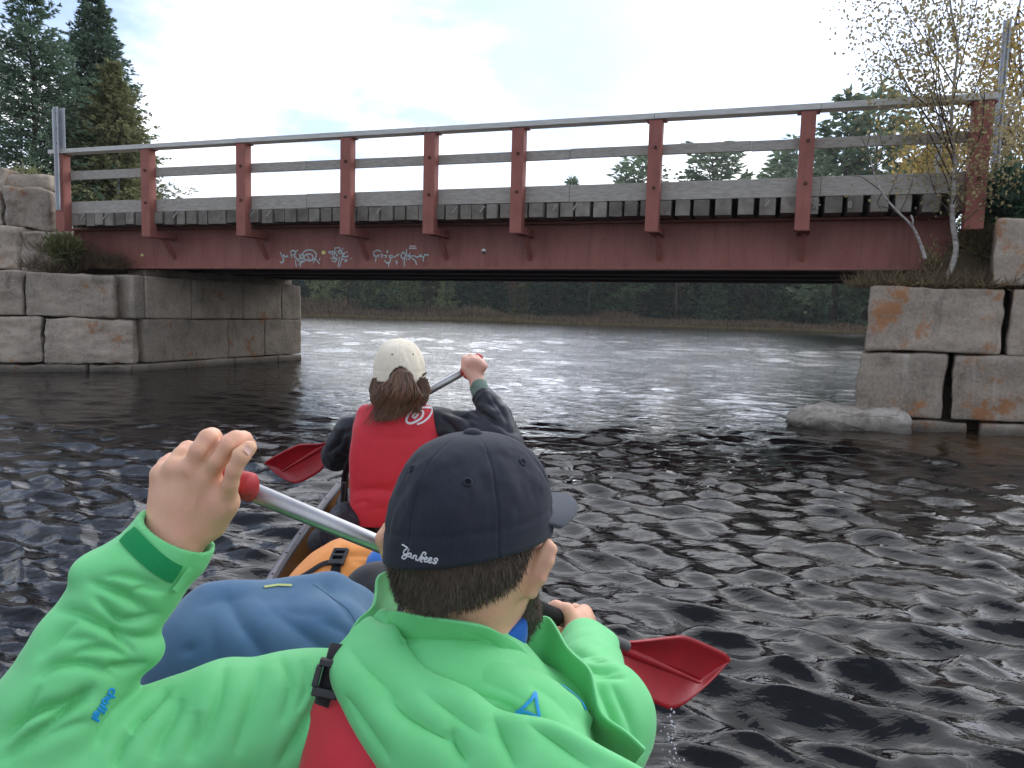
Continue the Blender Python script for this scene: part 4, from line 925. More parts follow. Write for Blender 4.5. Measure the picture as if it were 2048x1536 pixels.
        if (a_*np.cross(b_, c_)).sum() < 0: F = F[:, ::-1]
        return V.astype(np.float32), F.astype(np.int32)
def crease(VF, lines, scale=1.0, sheet_=False):
    """press V-shaped creases into the side of a cloth mesh that carries them; lines: (path, depth mm, half width px)"""
    V = np.array(VF[0], float); F = np.asarray(VF[1]); d_ = V-CAM; w_ = d_@_f; px = 1024+FPX*(d_@_r)/w_; py = 768-FPX*(d_@_u)/w_
    fn = np.cross(V[F[:, 2]]-V[F[:, 0]], V[F[:, 3]]-V[F[:, 1]]); N = np.stack([sum(np.bincount(F[:, k], fn[:, i], len(V)) for k in range(4)) for i in range(3)], 1); N /= np.linalg.norm(N, axis=1, keepdims=True)+1e-12
    face = -(N*d_).sum(1)/np.linalg.norm(d_, axis=1)
    if sheet_: N = N*np.sign(face)[:, None]; face = np.abs(face)
    wt = np.clip((face-.0)/.25, 0, 1); disp = np.zeros(len(V))
    for path, mm, hw in lines:
        P_ = np.array(curve2(path, 4)); lo, hi = P_.min(0)-5*hw, P_.max(0)+5*hw; idx = np.nonzero((px > lo[0]) & (px < hi[0]) & (py > lo[1]) & (py < hi[1]) & (wt > 0))[0]
        if len(idx) == 0: continue
        best = np.full(len(idx), 1e9); g = np.zeros(len(idx)); n = len(P_)-1
        for i in range(n):
            a, u = P_[i], P_[i+1]-P_[i]; L2 = u@u+1e-9; qx, qy = px[idx]-a[0], py[idx]-a[1]; t = np.clip((qx*u[0]+qy*u[1])/L2, 0, 1); q = np.hypot(qx-t*u[0], qy-t*u[1]); b = q < best; best = np.where(b, q, best); g = np.where(b, (i+t)/n, g)
        e = np.clip(np.sin(np.pi*(.05+.9*g)), 0, 1)**.8
        disp[idx] += -mm*.001*scale*e*(np.exp(-np.sqrt(best**2+2.0)/hw)*1.25-.30*np.exp(-(best/(2.6*hw))**2))
    return V+N*(disp*wt)[:, None], VF[1]
def bvh_of(VF): return BVHTree.FromPolygons([tuple(map(float, v)) for v in VF[0]], [tuple(map(int, f)) for f in VF[1]])
def bhit(b, px, py):
    q = ray(px, py); h = b.ray_cast(Vector(CAM), Vector(q/np.linalg.norm(q))); return (None, None) if h[0] is None else (np.array(h[0]), np.array(h[1]))
def dense(path, step):
    o_ = []
    for a, b in zip(path[:-1], path[1:]):
        n = max(1, int(math.hypot(b[0]-a[0], b[1]-a[1])/step)); o_ += [(a[0]+(b[0]-a[0])*i/n, a[1]+(b[1]-a[1])*i/n) for i in range(n)]
    return o_+[path[-1]]
def curve2(path, n=6):
    p = [(x, y, 0) for x, y in path]; return [(q[0], q[1]) for q in smooth_path(p, n)]
def decal(paths, bvh, w, off=.0008, step=2.0, th=.0006):
    """thread or print laid on a surface: ribbons of width w metres following it"""
    m = MB()
    for p in paths:
        wv = w
        if isinstance(p, tuple) and isinstance(p[0], list): p, wv = p
        L = [bhit(bvh, *q) for q in dense(p, step)]; L = [(a, b) for a, b in L if a is not None]
        if len(L) < 2: continue
        V = []
        for i, (a, nn) in enumerate(L):
            if np.dot(nn, CAM-a) < 0: nn = -nn
            t = L[min(i+1, len(L)-1)][0]-L[max(i-1, 0)][0]; t /= np.linalg.norm(t)+1e-9; sd_ = np.cross(nn, t); sd_ /= np.linalg.norm(sd_)+1e-9
            V += [a+nn*off-sd_*wv/2, a+nn*(off+th), a+nn*off+sd_*wv/2]
        F = []
        for i in range(len(L)-1):
            for k in (0, 1): F.append((3*i+k, 3*i+k+1, 3*i+k+4, 3*i+k+3))
        m.add(V, F)
    return m.out()
def cr(P0, P1, P2, P3, t): return .5*((2*P1)+(P2-P0)*t+(2*P0-5*P1+4*P2-P3)*t*t+(3*P1-P0-3*P2+P3)*t**3)
def upsample(A, n):
    A = np.asarray(A, float); N = len(A); B = np.concatenate([[2*A[0]-A[1]], A, [2*A[-1]-A[-2]]]); o_ = []
    for i in range(N-1):
        for k in range(n): o_.append(cr(B[i], B[i+1], B[i+2], B[i+3], k/n))
    return np.array(o_+[A[-1]])
def patch(rows, nu=8, nv=8, wr=None, world=False):
    """smooth sheet through rows of (px, py, depth) points"""
    A = np.array([[(P(*q) if not world else np.array(q)) for q in r] for r in rows])
    S = upsample(A, nv); S = np.swapaxes(upsample(np.swapaxes(S, 0, 1), nu), 0, 1)
    n, k = S.shape[:2]; V = S.reshape(-1, 3)
    i = np.arange(n*k).reshape(n, k); F = np.stack([i[:-1, :-1], i[:-1, 1:], i[1:, 1:], i[1:, :-1]], -1).reshape(-1, 4)
    if wr:
        du = np.gradient(S, axis=1); dv = np.gradient(S, axis=0); nn = np.cross(du, dv).reshape(-1, 3); nn /= np.linalg.norm(nn, axis=1, keepdims=True)+1e-9
        V = V+nn*(wr[0]*fbm(V*np.array(wr[1])+5, 2, wr[2]))[:, None]
    return V, F.astype(np.int32)
def sheet(name, VF, mt, parent, th=.004):
    o_ = obj(name, VF, mt, parent); md = o_.modifiers.new('thickness', 'SOLIDIFY'); md.thickness = th; md.offset = 0; return o_
def seam(VF_b, path, w=.0012, off=.0003): return decal([path], VF_b, w, off, 4.0, .0004)
def pl_hit(px, py, o, n):
    q = ray(px, py); return CAM+q*(np.dot(o-CAM, n)/np.dot(q, n))
# ---- materials of people and gear
def cloth(name, col, rough=.75, var=None, bump=.25, bscale=900, sheen=.2, wr=0, vs=30, spec=.3):
    m = mat(name, col, rough, spec, var=var, vscale=vs, bump=bump, bscale=bscale, bdist=.0006, sheen=sheen)
    if wr:                                              # soft creases of worn fabric under the weave
        t = m.node_tree; N = t.nodes; fb = [n for n in N if n.type == 'BUMP'][0]; mp = [n for n in N if n.type == 'MAPPING'][0]
        n = N.new('ShaderNodeTexNoise'); n.noise_type = 'RIDGED_MULTIFRACTAL'; n.inputs['Scale'].default_value = wr[0]; n.inputs['Detail'].default_value = 3; n.inputs['Roughness'].default_value = .45; n.inputs['Distortion'].default_value = .8
        t.links.new(mp.outputs[0], n.inputs[0]); b2 = N.new('ShaderNodeBump'); b2.inputs['Strength'].default_value = wr[1]; b2.inputs['Distance'].default_value = wr[2]
        t.links.new(n.outputs[0], b2.inputs['Height']); t.links.new(b2.outputs[0], fb.inputs['Normal'])
    return m
M_green = cloth('green_softshell', (.145, .575, .205), .62, (.165, .60, .23), .25, 1100, .2, wr=(7, .45, .010))
M_greend = cloth('dark_green_velcro', (.012, .25, .075), .95, None, .9, 900, .1)
M_cyan = mat('cyan_print', (.005, .29, .64), .5)
M_blue = cloth('blue_fleece', (.004, .09, .36), .8)
M_red = cloth('red_nylon', (.60, .030, .045), .6, (.55, .026, .040), .3, 700, .2, wr=(6, .3, .006))
M_navy = cloth('navy_cotton', (.019, .022, .032), .9, (.025, .028, .038), .5, 1300, .08, vs=240)
M_navyb = cloth('navy_brim', (.048, .055, .068), .85, None, .5, 1300, .1)
M_cream = cloth('cream_cotton', (.80, .72, .57), .9, (.76, .67, .52), .4, 1300, .15)
M_blkj = cloth('charcoal_rain_shell', (.016, .017, .023), .5, (.024, .025, .033), .25, 160, .05, spec=.35, wr=(16, .8, .012))
M_webb = cloth('black_webbing', (.012, .012, .014), .7, None, .6, 700)
M_sage = cloth('sage_base_layer', (.13, .19, .15), .9, (.17, .23, .19), .3, 700, .1)
M_thread = mat('white_thread', (.62, .64, .66), .8); M_print = mat('white_print', (.72, .70, .70), .6)
M_alu = mat('brushed_aluminium', (.46, .46, .46), .36, .5, .9, var=(.36, .36, .36), vscale=20, bump=.15, bscale=60, bdist=.0008)
M_plred = mat('red_plastic', (.36, .008, .014), .38, .5, var=(.28, .006, .012), vscale=14, bump=.12, bscale=140, bdist=.001)
M_plred2 = mat('worn_red_plastic', (.42, .03, .035), .55, .4, var=(.50, .06, .06), vscale=30)
M_foam = mat('black_foam', (.012, .012, .012), .85, .2, bump=.5, bscale=400, bdist=.001)
M_plblk = mat('black_plastic', (.02, .02, .022), .45)
def skin_mat(name, col, red):
    m = mat(name, col, .52, .35, var=red, vscale=34, bump=.4, bscale=190, bdist=.0011, detail=5)
    b = m.node_tree.nodes['Principled BSDF']; b.inputs['Subsurface Weight'].default_value = .12; b.inputs['Subsurface Radius'].default_value = (.012, .004, .002); b.inputs['Subsurface Scale'].default_value = .6
    return m
M_skin = skin_mat('skin', (.68, .405, .245), (.74, .385, .265)); M_skin2 = skin_mat('skin_fair', (.68, .40, .30), (.72, .40, .31))
M_hair = mat('dark_brown_hair', (.078, .057, .041), .6, .4, rand=.5); M_hair2 = mat('brown_hair', (.15, .082, .050), .5, .45, rand=.55)

# ---- paddles
def paddle(name, label, top, tip, grip_axis, outline, rib, r_sh, foam=None, face=None, sleeve=None):
    a = (tip-top)/np.linalg.norm(tip-top); vw = top*.3+tip*.7-CAM; vw /= np.linalg.norm(vw)
    b = np.cross(a, vw); b /= np.linalg.norm(b); n = np.cross(a, b)
    if face: n = n*math.cos(face)+b*math.sin(face)
    r_ = thing(name, label, 'paddle', tuple(tip)); n /= np.linalg.norm(n)
    rb0, rb1 = pl_hit(*rib[0], tip, n), pl_hit(*rib[1], tip, n)
    m = MB(); L = np.dot(rb0-top, a); m.tube([top+a*.035, top+a*(L+.05)], r_sh, 20); obj('shaft', m.out(), M_alu, r_)
    m = MB(); m.tube([top+a*.0, top+a*.02, top+a*.047, top+a*.0475], [r_sh*.95, r_sh*1.18, r_sh*1.16, r_sh*.9], 20); m.tube([top-grip_axis*.05, top-grip_axis*.045, top+grip_axis*.045, top+grip_axis*.05], [.010, .015, .015, .010], 14); obj('grip', m.out(), M_plred2, r_)
    if foam:
        m = MB(); p0, p1 = top+a*foam[0], top+a*foam[1]; m.tube([p0, p0+a*.004, p1-a*.004, p1], [r_sh*1.02, r_sh*1.35, r_sh*1.35, r_sh*1.02], 18); obj('shaft_sleeve', m.out(), M_foam, r_)
    o2 = curve2(outline+[outline[0]], 4)[:-1]; pts = [pl_hit(x, y, tip, n) for x, y in o2]
    # cupped blade: grid between the outline and its axis
    cen = np.mean(pts, 0); V, F = [], []; N = len(pts); rings = 9
    for j in range(rings+1):
        f = j/rings
        for p in pts:
            s_ = np.dot(p-rb0, a); ax_ = rb0+a*np.clip(s_, .0, np.dot(rb1-rb0, a)); q = ax_+(p-ax_)*f; V.append(q+n*(-.018*(1-f*f)))
    for j in range(rings):
        for i in range(N): F.append((j*N+i, j*N+(i+1) % N, (j+1)*N+(i+1) % N, (j+1)*N+i))
    bl = obj('blade', (np.array(V), F), M_plred, r_); md = bl.modifiers.new('thickness', 'SOLIDIFY'); md.thickness = .006; md.offset = 0
    m = MB(); q = [rb0-n*.016, rb0+(rb1-rb0)*.5-n*.019, rb0+(rb1-rb0)*.85-n*.018, rb1-n*.012]; m.tube(smooth_path(q, 4), np.linspace(r_sh*.95, r_sh*.25, 13), 12); obj('blade_rib', m.out(), M_plred, bl)
    return r_, a, n
PT = P(440, 957, .905); PB = P(1128, 1241, 1.33); _pa = (PB-PT)/np.linalg.norm(PB-PT); PTIP = PT+_pa*1.22
man_pd, pa, pn = paddle('paddle', 'aluminium paddle with red blade held across the canoe by the green jacketed man', PT, PTIP, (lambda v: v/np.linalg.norm(v))(P(322, 941, .935)-P(470, 972, .90)),
    [(1229, 1277), (1256, 1284), (1290, 1281), (1346, 1274), (1378, 1275), (1447, 1305), (1458, 1316), (1456, 1327), (1415, 1370), (1370, 1407), (1343, 1418), (1326, 1414), (1278, 1390), (1258, 1361), (1238, 1316)], [(1222, 1289), (1411, 1370)], .0122, (.50, .70))
WT = P(946, 733, 2.66); WTIP = P(560, 950, 3.05)
paddle('paddle', 'aluminium paddle with red blade held by the woman in the red vest', WT, WTIP, np.array([.45, .2, .8])/np.linalg.norm([.45, .2, .8]),
    [(664, 880), (642, 888), (606, 889), (588, 893), (533, 922), (535, 931), (547, 944), (569, 959), (588, 966), (600, 965), (617, 957), (642, 941), (652, 922), (658, 899)], [(668, 881), (560, 945)], .0135)

rng = np.random.default_rng(31); V_, F_ = [], []
for k in range(46):                                     # water running off the blade
    c_ = P(1344+rng.normal(0, 4+k*.25), 1424+k*2.6+rng.uniform(-6, 6), 1.50); r_ = rng.uniform(.0012, .0034); b_ = len(V_)
    V_ += [tuple(c_+np.array(q)*r_*np.array([1, 1, 1.5])) for q in ((0, 0, 1), (1, 0, 0), (0, 1, 0), (-1, 0, 0), (0, -1, 0), (0, 0, -1))]; F_ += [(b_, b_+1, b_+2), (b_, b_+2, b_+3), (b_, b_+3, b_+4), (b_, b_+4, b_+1), (b_+5, b_+2, b_+1), (b_+5, b_+3, b_+2), (b_+5, b_+4, b_+3), (b_+5, b_+1, b_+4)]
dr_ = obj('water_drops', (np.array(V_), F_), mat('water_drop', (.5, .52, .55), .05, .8)); dr_['kind'] = 'stuff'
# ================================================================== CANOE AND PACKS
CA = np.array([-.21, .977]); CA /= np.linalg.norm(CA); CO = np.array([-.085, .95])   # axis through both paddlers
CN = np.array([CA[1], -CA[0]])
def CP(s, x, z): q = CO+CA*s+CN*x; return np.array([q[0], q[1], z])
S0, S1 = -2.25, 2.88; SC, SH = (S0+S1)/2, (S1-S0)/2
def half(s): u = abs((s-SC)/SH); return .43*max(0, 1-u**2.3)
def sheer(s): u = abs((s-SC)/SH); return .325+.20*u**3.2
M_hull = mat('canoe_outer', (.10, .012, .012), .35, .5); M_inner = mat('varnished_inner_hull', (.20, .09, .026), .38, .5, var=(.14, .06, .018), vscale=5, stretch=(4, 1, 1), bump=.1, bscale=60)
M_gun = mat('grey_gunwale', (.115, .115, .128), .5, .4, var=(.15, .15, .165), vscale=40)
canoe = thing('canoe', 'tandem canoe with grey gunwales and varnished brown inner sides carrying the paddlers', 'canoe', tuple(CP(0, 0, 0)))
ns_, nx_ = 61, 21; V, Vi = [], []
for s in np.linspace(S0, S1, ns_):
    w, zt = half(s), sheer(s); u = abs((s-SC)/SH); zb = -.09+.20*u**5
    for k in range(nx_):
        a = math.pi*(k/(nx_-1)-.5); cx = math.sin(a); x = w*np.sign(cx)*abs(cx)**.72; z = zt-(zt-zb)*(abs(math.cos(a))**.62)
        V.append(CP(s, x, z)); Vi.append(CP(s, x*.97, max(z+.012, .055)))
i = np.arange(ns_*nx_).reshape(ns_, nx_); F = np.stack([i[:-1, :-1], i[:-1, 1:], i[1:, 1:], i[1:, :-1]], -1).reshape(-1, 4).astype(np.int32)
obj('hull', (np.array(V), F), M_hull, canoe); obj('inner_hull', (np.array(Vi), F[:, ::-1]), M_inner, canoe)
for sg in (-1, 1):
    ss = np.linspace(S0+.02, S1-.02, 60); m = MB(); sec = [(-.016, -.012), (.010, -.012), (.012, .004), (.004, .010), (-.012, .010), (-.018, .002)]
    VV, FF = [], []
    for s in ss:
        for (dx, dz) in sec: VV.append(CP(s, sg*(half(s)+dx), sheer(s)+dz))
    n6 = len(sec)
    for j in range(len(ss)-1):
        for k in range(n6): q = (j*n6+k, j*n6+(k+1) % n6, (j+1)*n6+(k+1) % n6, (j+1)*n6+k); FF.append(q if sg > 0 else q[::-1])
    g_ = obj('gunwale', (np.array(VV), FF), M_gun, canoe, smooth=False)
    m = MB()
    for s in np.arange(S0+.3, S1-.2, .18): m.tube([CP(s, sg*(half(s)-.004), sheer(s)+.008), CP(s, sg*(half(s)-.004), sheer(s)+.0125)], .004, 6)
    sc_ = obj('screw', m.out(), M_rust, g_, smooth=False); sc_['kind'] = 'stuff'
M_cane = mat('ash_seat', (.40, .26, .13), .5, var=(.34, .21, .10), vscale=20)
for s in (-.05, 1.72, -1.3):
    m = MB(); w = half(s)-.02; z = .215
    for ds in (-.12, .12): m.tube([CP(s+ds, -w, z+.02), CP(s+ds, w, z+.02)], .016, 8)
    m.box(CP(s, 0, z+.022), (np.array([*CN, 0]), np.array([*CA, 0]), UZ), (w*.62, .11, .006)); obj('seat', m.out(), M_cane, canoe, smooth=False)
m = MB(); m.tube([CP(.95, -half(.95)+.01, sheer(.95)-.03), CP(.95, half(.95)-.01, sheer(.95)-.03)], .018, 8); obj('thwart', m.out(), M_cane, canoe)
# ---- big blue pack
M_pack = cloth('faded_blue_canvas', (.048, .115, .21), .85, (.075, .145, .225), .5, 500, .2, vs=9, wr=(6, .5, .012))
bp_ = Field((-.75, .98, .05), (-.02, 1.95, .85), .008)
c = P(535, 1300, 1.42)
bp_.ell(c+np.array([.01, .0, -.16]), (.225, .20, .262), None, .02, p=3.6)
bp_.cap(P(425, 1222, 1.36), P(655, 1196, 1.46), .052, .050, .05); bp_.cap(P(395, 1310, 1.30), P(655, 1290, 1.36), .08, .08, .05)
bp_.cap(P(700, 1235, 1.5), P(722, 1330, 1.5), .05, .06, .05)
bp_.noise(.004, (9, 9, 7), 3, 3)
pm = crease(bp_.mesh(1), [([(455, 1192), (482, 1240), (518, 1295), (548, 1350)], 16, 22), ([(520, 1195), (580, 1245), (650, 1300), (690, 1330)], 12, 26), ([(638, 1166), (680, 1205), (712, 1250)], 9, 11), ([(640, 1240), (690, 1262), (720, 1300)], 9, 18), ([(360, 1310), (378, 1298), (392, 1290)], 10, 9), ([(400, 1215), (440, 1200), (500, 1190)], 6, 10), ([(420, 1250), (430, 1300), (425, 1350)], 7, 22), ([(560, 1210), (600, 1225), (660, 1228)], 6, 18)], .95); pk = tag(obj('blue_pack', pm, M_pack), 'faded blue canvas pack standing upright in the canoe beside the green sleeve', 'pack')
pb = bvh_of(pm)
obj('seam', decal([curve2([(628, 1168), (665, 1195), (700, 1222), (718, 1258)], 4)], pb, .004, .0008, 3), M_pack, pk)
obj('strap', decal([([(528, 1175), (556, 1171), (584, 1172)], .007)], pb, .007, .002, 3), mat('lime_cord', (.36, .41, .15), .8), pk)
# ---- orange dry bag with black webbing
M_org = cloth('orange_dry_bag', (.78, .27, .050), .5, (.82, .31, .065), .2, 120, .1, spec=.45, wr=(9, .5, .010))
ob_ = Field((-.85, 1.70, .02), (-.1, 2.55, .75), .008)
ob_.cap(P(690, 1200, 2.05), P(770, 1180, 2.05), .16, .16, .02); ob_.cap(P(640, 1215, 2.02), P(700, 1190, 2.05), .11, .15, .04); ob_.cap(P(690, 1112, 2.12), P(770, 1130, 2.12), .035, .045, .05)
ob_.cap(P(690, 1300, 2.05), P(780, 1300, 2.1), .18, .18, .05)
ob_.noise(.003, (10, 10, 10), 6, 2); om = crease(ob_.mesh(1), [([(688, 1112), (720, 1110), (765, 1116)], 9, 7), ([(695, 1106), (690, 1098), (680, 1094)], 8, 5), ([(700, 1120), (735, 1130), (760, 1145)], 6, 9), ([(610, 1150), (650, 1140), (690, 1142)], 5, 12)]); og = tag(obj('dry_bag', om, M_org), 'orange dry bag closed with black straps lying behind the blue pack', 'dry bag'); obv = bvh_of(om)
obj('strap', decal([([(668, 1170), (672, 1140), (678, 1115), (686, 1104)], .028), (curve2([(594, 1160), (620, 1145), (645, 1130), (665, 1126), (685, 1130)]), .016)], obv, .02, .004, 3, .002), M_webb, og)
h_, n_ = bhit(obv, 679, 1118)
if h_ is not None:
    m = MB(); up_ = np.array([0, .35, .94]); sd_ = np.cross(up_, n_); sd_ /= np.linalg.norm(sd_); up_ = np.cross(n_, sd_)
    for dz, hh in ((.022, .005), (.004, .004), (-.018, .007)): m.box(h_+n_*.009+up_*dz, (sd_, up_, n_), (.020, hh, .006))
    for sg in (-1, 1): m.box(h_+n_*.009+sd_*sg*.018, (sd_, up_, n_), (.004, .026, .005))
    obj('buckle', m.out(), M_plblk, og, smooth=False, bevel=.002)
# dark bag wedged against the orange one, with a blue corner
db = Field((-.55, 1.35, .05), (.05, 2.1, .75), .008)
db.cap(P(745, 1215, 1.78), P(800, 1215, 1.75), .075, .09, .02); db.cap(P(690, 1195, 1.84), P(752, 1178, 1.82), .030, .045, .04); db.cap(P(760, 1190, 1.80), P(790, 1300, 1.7), .08, .12, .05); db.noise(.004, (12, 12, 12), 9, 2)
tag(obj('black_bag', db.mesh(1), M_webb), 'black bag wedged between the orange dry bag and the seated man', 'bag')
tag(obj('blue_bag', (lambda f: (f.cap(P(765, 1128, 1.95), P(790, 1140, 1.93), .045, .05, .02), f.noise(.003, (14, 14, 14), 4, 2), f.mesh(1))[-1])(Field((-.5, 1.7, .3), (-.1, 2.2, .75), .008)), cloth('bright_blue_nylon', (.03, .16, .50), .5)), 'small bright blue bag showing between the paddle shaft and the black bag', 'bag')
# ================================================================== THE MAN IN GREEN
YAW = R(33); HF = np.array([math.sin(YAW), math.cos(YAW), 0.]); HR = np.array([math.cos(YAW), -math.sin(YAW), 0.])
Hc = P(940, 1055, .90)
SL = P(600, 1432, .86); EL = P(35, 1568, .745); WRL = P(345, 1092, .862); SR = P(1168, 1478, .935); ER = P(1186, 1405, 1.07); WRR = P(1150, 1290, 1.27); NB = P(900, 1310, .885)
mb = Field((-.60, .58, .08), (.30, 1.50, 1.10), .0028)
mb.ell(Hc, (.083, .103, .108), (HR, HF, UZ), .01)
mb.ell(Hc+HF*.035-UZ*.072, (.062, .070, .078), (HR, HF, UZ), .04); mb.ell(Hc+HF*.082-UZ*.112, (.026, .022, .022), (HR, HF, UZ), .03)
mb.cap(Hc+HF*.100-UZ*.012, Hc+HF*.122-UZ*.048, .008, .013, .012)                     # nose
for sg in (-1, 1):
    mb.ell(Hc+HF*.094+HR*sg*.031-UZ*.012, (.018, .012, .012), (HR, HF, UZ), .008, 'cut'); mb.ell(Hc+HF*.084+HR*sg*.031-UZ*.012, (.0125, .0125, .0125), None, .003); mb.cap(Hc+HF*.098+HR*sg*.014+UZ*.008, Hc+HF*.088+HR*sg*.05+UZ*.008, .007, .006, .01)
mb.cap(Hc+HF*.104-HR*.022-UZ*.080, Hc+HF*.104+HR*.022-UZ*.080, .006, .006, .008); mb.cap(Hc+HF*.112-HR*.018-UZ*.079, Hc+HF*.112+HR*.018-UZ*.079, .002, .002, .004, 'cut')
mb.cap(NB, Hc-UZ*.055-HF*.012, .061, .060, .03); mb.cap(NB-UZ*.02, P(905, 1480, .91), .05, .08, .04)
_el = P(1052, 1190, .872)-P(1098, 1084, .874); _el /= np.linalg.norm(_el); _ev = P(1076, 1135, .87)-CAM; _ev /= np.linalg.norm(_ev); _es = np.cross(_el, _ev); _es /= np.linalg.norm(_es); _ev = np.cross(_el, _es)
mb.ell(P(1076, 1135, .870), (.035, .0105, .011), (_el, _es, _ev), .006)
mb.chain([P(1097, 1084, .876), P(1106, 1098, .868), P(1100, 1124, .862), P(1084, 1158, .860), P(1063, 1186, .866), P(1052, 1188, .870)], [.0045, .0050, .0050, .0050, .0065, .005], .004)
mb.chain([P(1075, 1105, .892), P(1058, 1150, .890), P(1046, 1180, .886)], [.010, .010, .008], .012)
mb.chain([P(776, 1055, .945), P(768, 1078, .938), P(776, 1112, .94)], [.008, .010, .009], .010)
# trunk and legs under the clothes
mb.cap(P(905, 1480, .91), (-.06, .95, .34), .11, .12, .05); mb.cap(NB, SL, .05, .045, .04); mb.cap(NB, SR, .05, .045, .04)
for sg in (-1, 1):
    hip = np.array([-.06+sg*.09, .95, .33]); kn = np.array([-.17+sg*.17, 1.36, .36]); an = np.array([-.12+sg*.12, 1.16, .13]); mb.cap(hip, kn, .075, .055, .03); mb.cap(kn, an, .055, .04, .02)
mb.cap(SL, EL, .045, .040, .02); mb.cap(EL, WRL, .040, .0285, .015); mb.cap(SR, ER, .045, .040, .02); mb.cap(ER, WRR, .040, .027, .015)
# left hand closed on the grip, back of the hand to the camera
w0 = P(352, 1070, .866)
mb.cap(WRL, w0, .0290, .0285, .015)
I0, M0, R0_, K0 = P(414, 956, .862), P(384, 938, .858), P(352, 936, .866), P(324, 948, .880)
for a, b, ra, rb in ((P(392, 1046, .872), I0, .020, .0132), (P(372, 1050, .868), M0, .021, .0135), (P(345, 1050, .868), R0_, .020, .0130), (P(326, 1046, .876), K0, .0175, .0120), (w0, P(365, 1010, .868), .028, .026)): mb.cap(a, b, ra, rb, .018)
mb.ell(P(378, 1000, .884), (.036, .022, .040), None, .02)
mb.chain([I0, P(434, 922, .852), P(457, 891, .855), P(472, 880, .862), P(487, 879, .876), P(499, 890, .896)], [.0126, .0110, .0114, .0106, .0096, .0084], .005)
mb.cap(P(412, 962, .864), P(446, 1002, .868), .015, .015, .012)
mb.chain([M0, P(400, 901, .852), P(417, 878, .860), P(424, 874, .876), P(440, 890, .902), P(452, 912, .915)], [.0126, .0110, .0114, .0106, .0094, .0082], .005)
mb.chain([R0_, P(364, 912, .880), P(376, 900, .896), P(396, 912, .914), P(408, 940, .925)], [.0126, .0106, .0106, .0098, .0085], .006)
mb.chain([K0, P(333, 930, .898), P(344, 922, .912), P(364, 936, .928), P(376, 958, .932)], [.0118, .0098, .0096, .0088, .0078], .006)
mb.chain([P(424, 1044, .874), P(450, 1004, .860)], [.0190, .0150], .016)
mb.chain([P(450, 1004, .860), P(458, 966, .846), P(466, 938, .841), P(481, 912, .842), P(498, 896, .850)], [.0138, .0108, .0102, .0104, .0090], .0035)
mb.fold([P(444, 1020, .845), P(439, 990, .842), P(438, 966, .842), P(447, 942, .842), P(458, 920, .842), P(474, 902, .845)], .0036, -.0075)
mb.fold([P(409, 922, .846), P(419, 905, .848), P(431, 888, .850), P(438, 876, .853)], .0030, -.0060)
mb.fold([P(352, 922, .862), P(366, 905, .87), P(372, 896, .88)], .0036, -.004)
for q, a_ in ((I0, .0030), (M0, .0032), (R0_, .0030), (K0, .0028)): mb.fold([q-np.array([.004, .014, 0]), q+np.array([.004, -.014, .002])], .0105, a_)
for q0, q1 in ((P(372, 1040, .842), I0), (P(358, 1035, .842), M0), (P(342, 1030, .844), R0_)): mb.fold([q0, q1-np.array([0, .012, 0])], .0042, .0016)
for a, b in (((400, 950), (398, 972)), ((372, 948), (370, 966))): mb.fold([P(*a, .845), P(*b, .845)], .006, -.0014)
for x, y, dx, dy in ((458, 890, 8, 9), (463, 886, 8, 9), (409, 884, 8, 6), (413, 880, 8, 6), (470, 942, 9, 5), (467, 949, 9, 5), (473, 935, 9, 5)): mb.fold([P(x-dx*.6, y-dy*.6, .838), P(x+dx*.6, y+dy*.6, .838)], .0022, -.0011)
for pts in ([(330, 1040), (345, 1000), (352, 965)], [(385, 1045), (392, 1005), (380, 970)], [(410, 1030), (420, 995)]): mb.fold([P(x, y, .842) for x, y in pts], .0030, .0011)
for k in range(5): mb.fold([P(335+k*4, 1062+k*7, .842), P(400+k*2, 1075+k*5, .848)], .0025, -.0008)
mb.fold([P(490, 903, .836), P(503, 897, .84)], .006, -.0012)
# right hand over the shaft
mb.cap(WRR, P(1160, 1246, 1.325), .0275, .024, .015); mb.cap(P(1160, 1246, 1.325), P(1168, 1226, 1.35), .022, .016, .012)
mb.chain([P(1152, 1250, 1.305), P(1134, 1221, 1.322), P(1112, 1213, 1.338), P(1099, 1215, 1.352)], [.016, .0125, .0105, .0085], .008)
for k, (dx, dy) in enumerate(((0, 0), (14, 9), (26, 18), (36, 27))):
    mb.chain([P(1166+dx*.35, 1226+dy*.6, 1.352), P(1150+dx*.6, 1219+dy, 1.385), P(1128+dx*.8, 1232+dy, 1.392), P(1122+dx*.8, 1256+dy, 1.372)], [.0125, .0105, .010, .0085], .006)
body_m = mb.mesh(1)
man = tag(obj('person', body_m, M_skin), 'man in a bright green hooded jacket and navy cap paddling with his back turned', 'person')
# nails
bb = bvh_of(body_m)
obj('thumbnail', decal([([(491, 906), (500, 896)], .0095)], bb, .011, .0004, 1.5, .0012), mat('nail', (.60, .37, .29), .3), man)
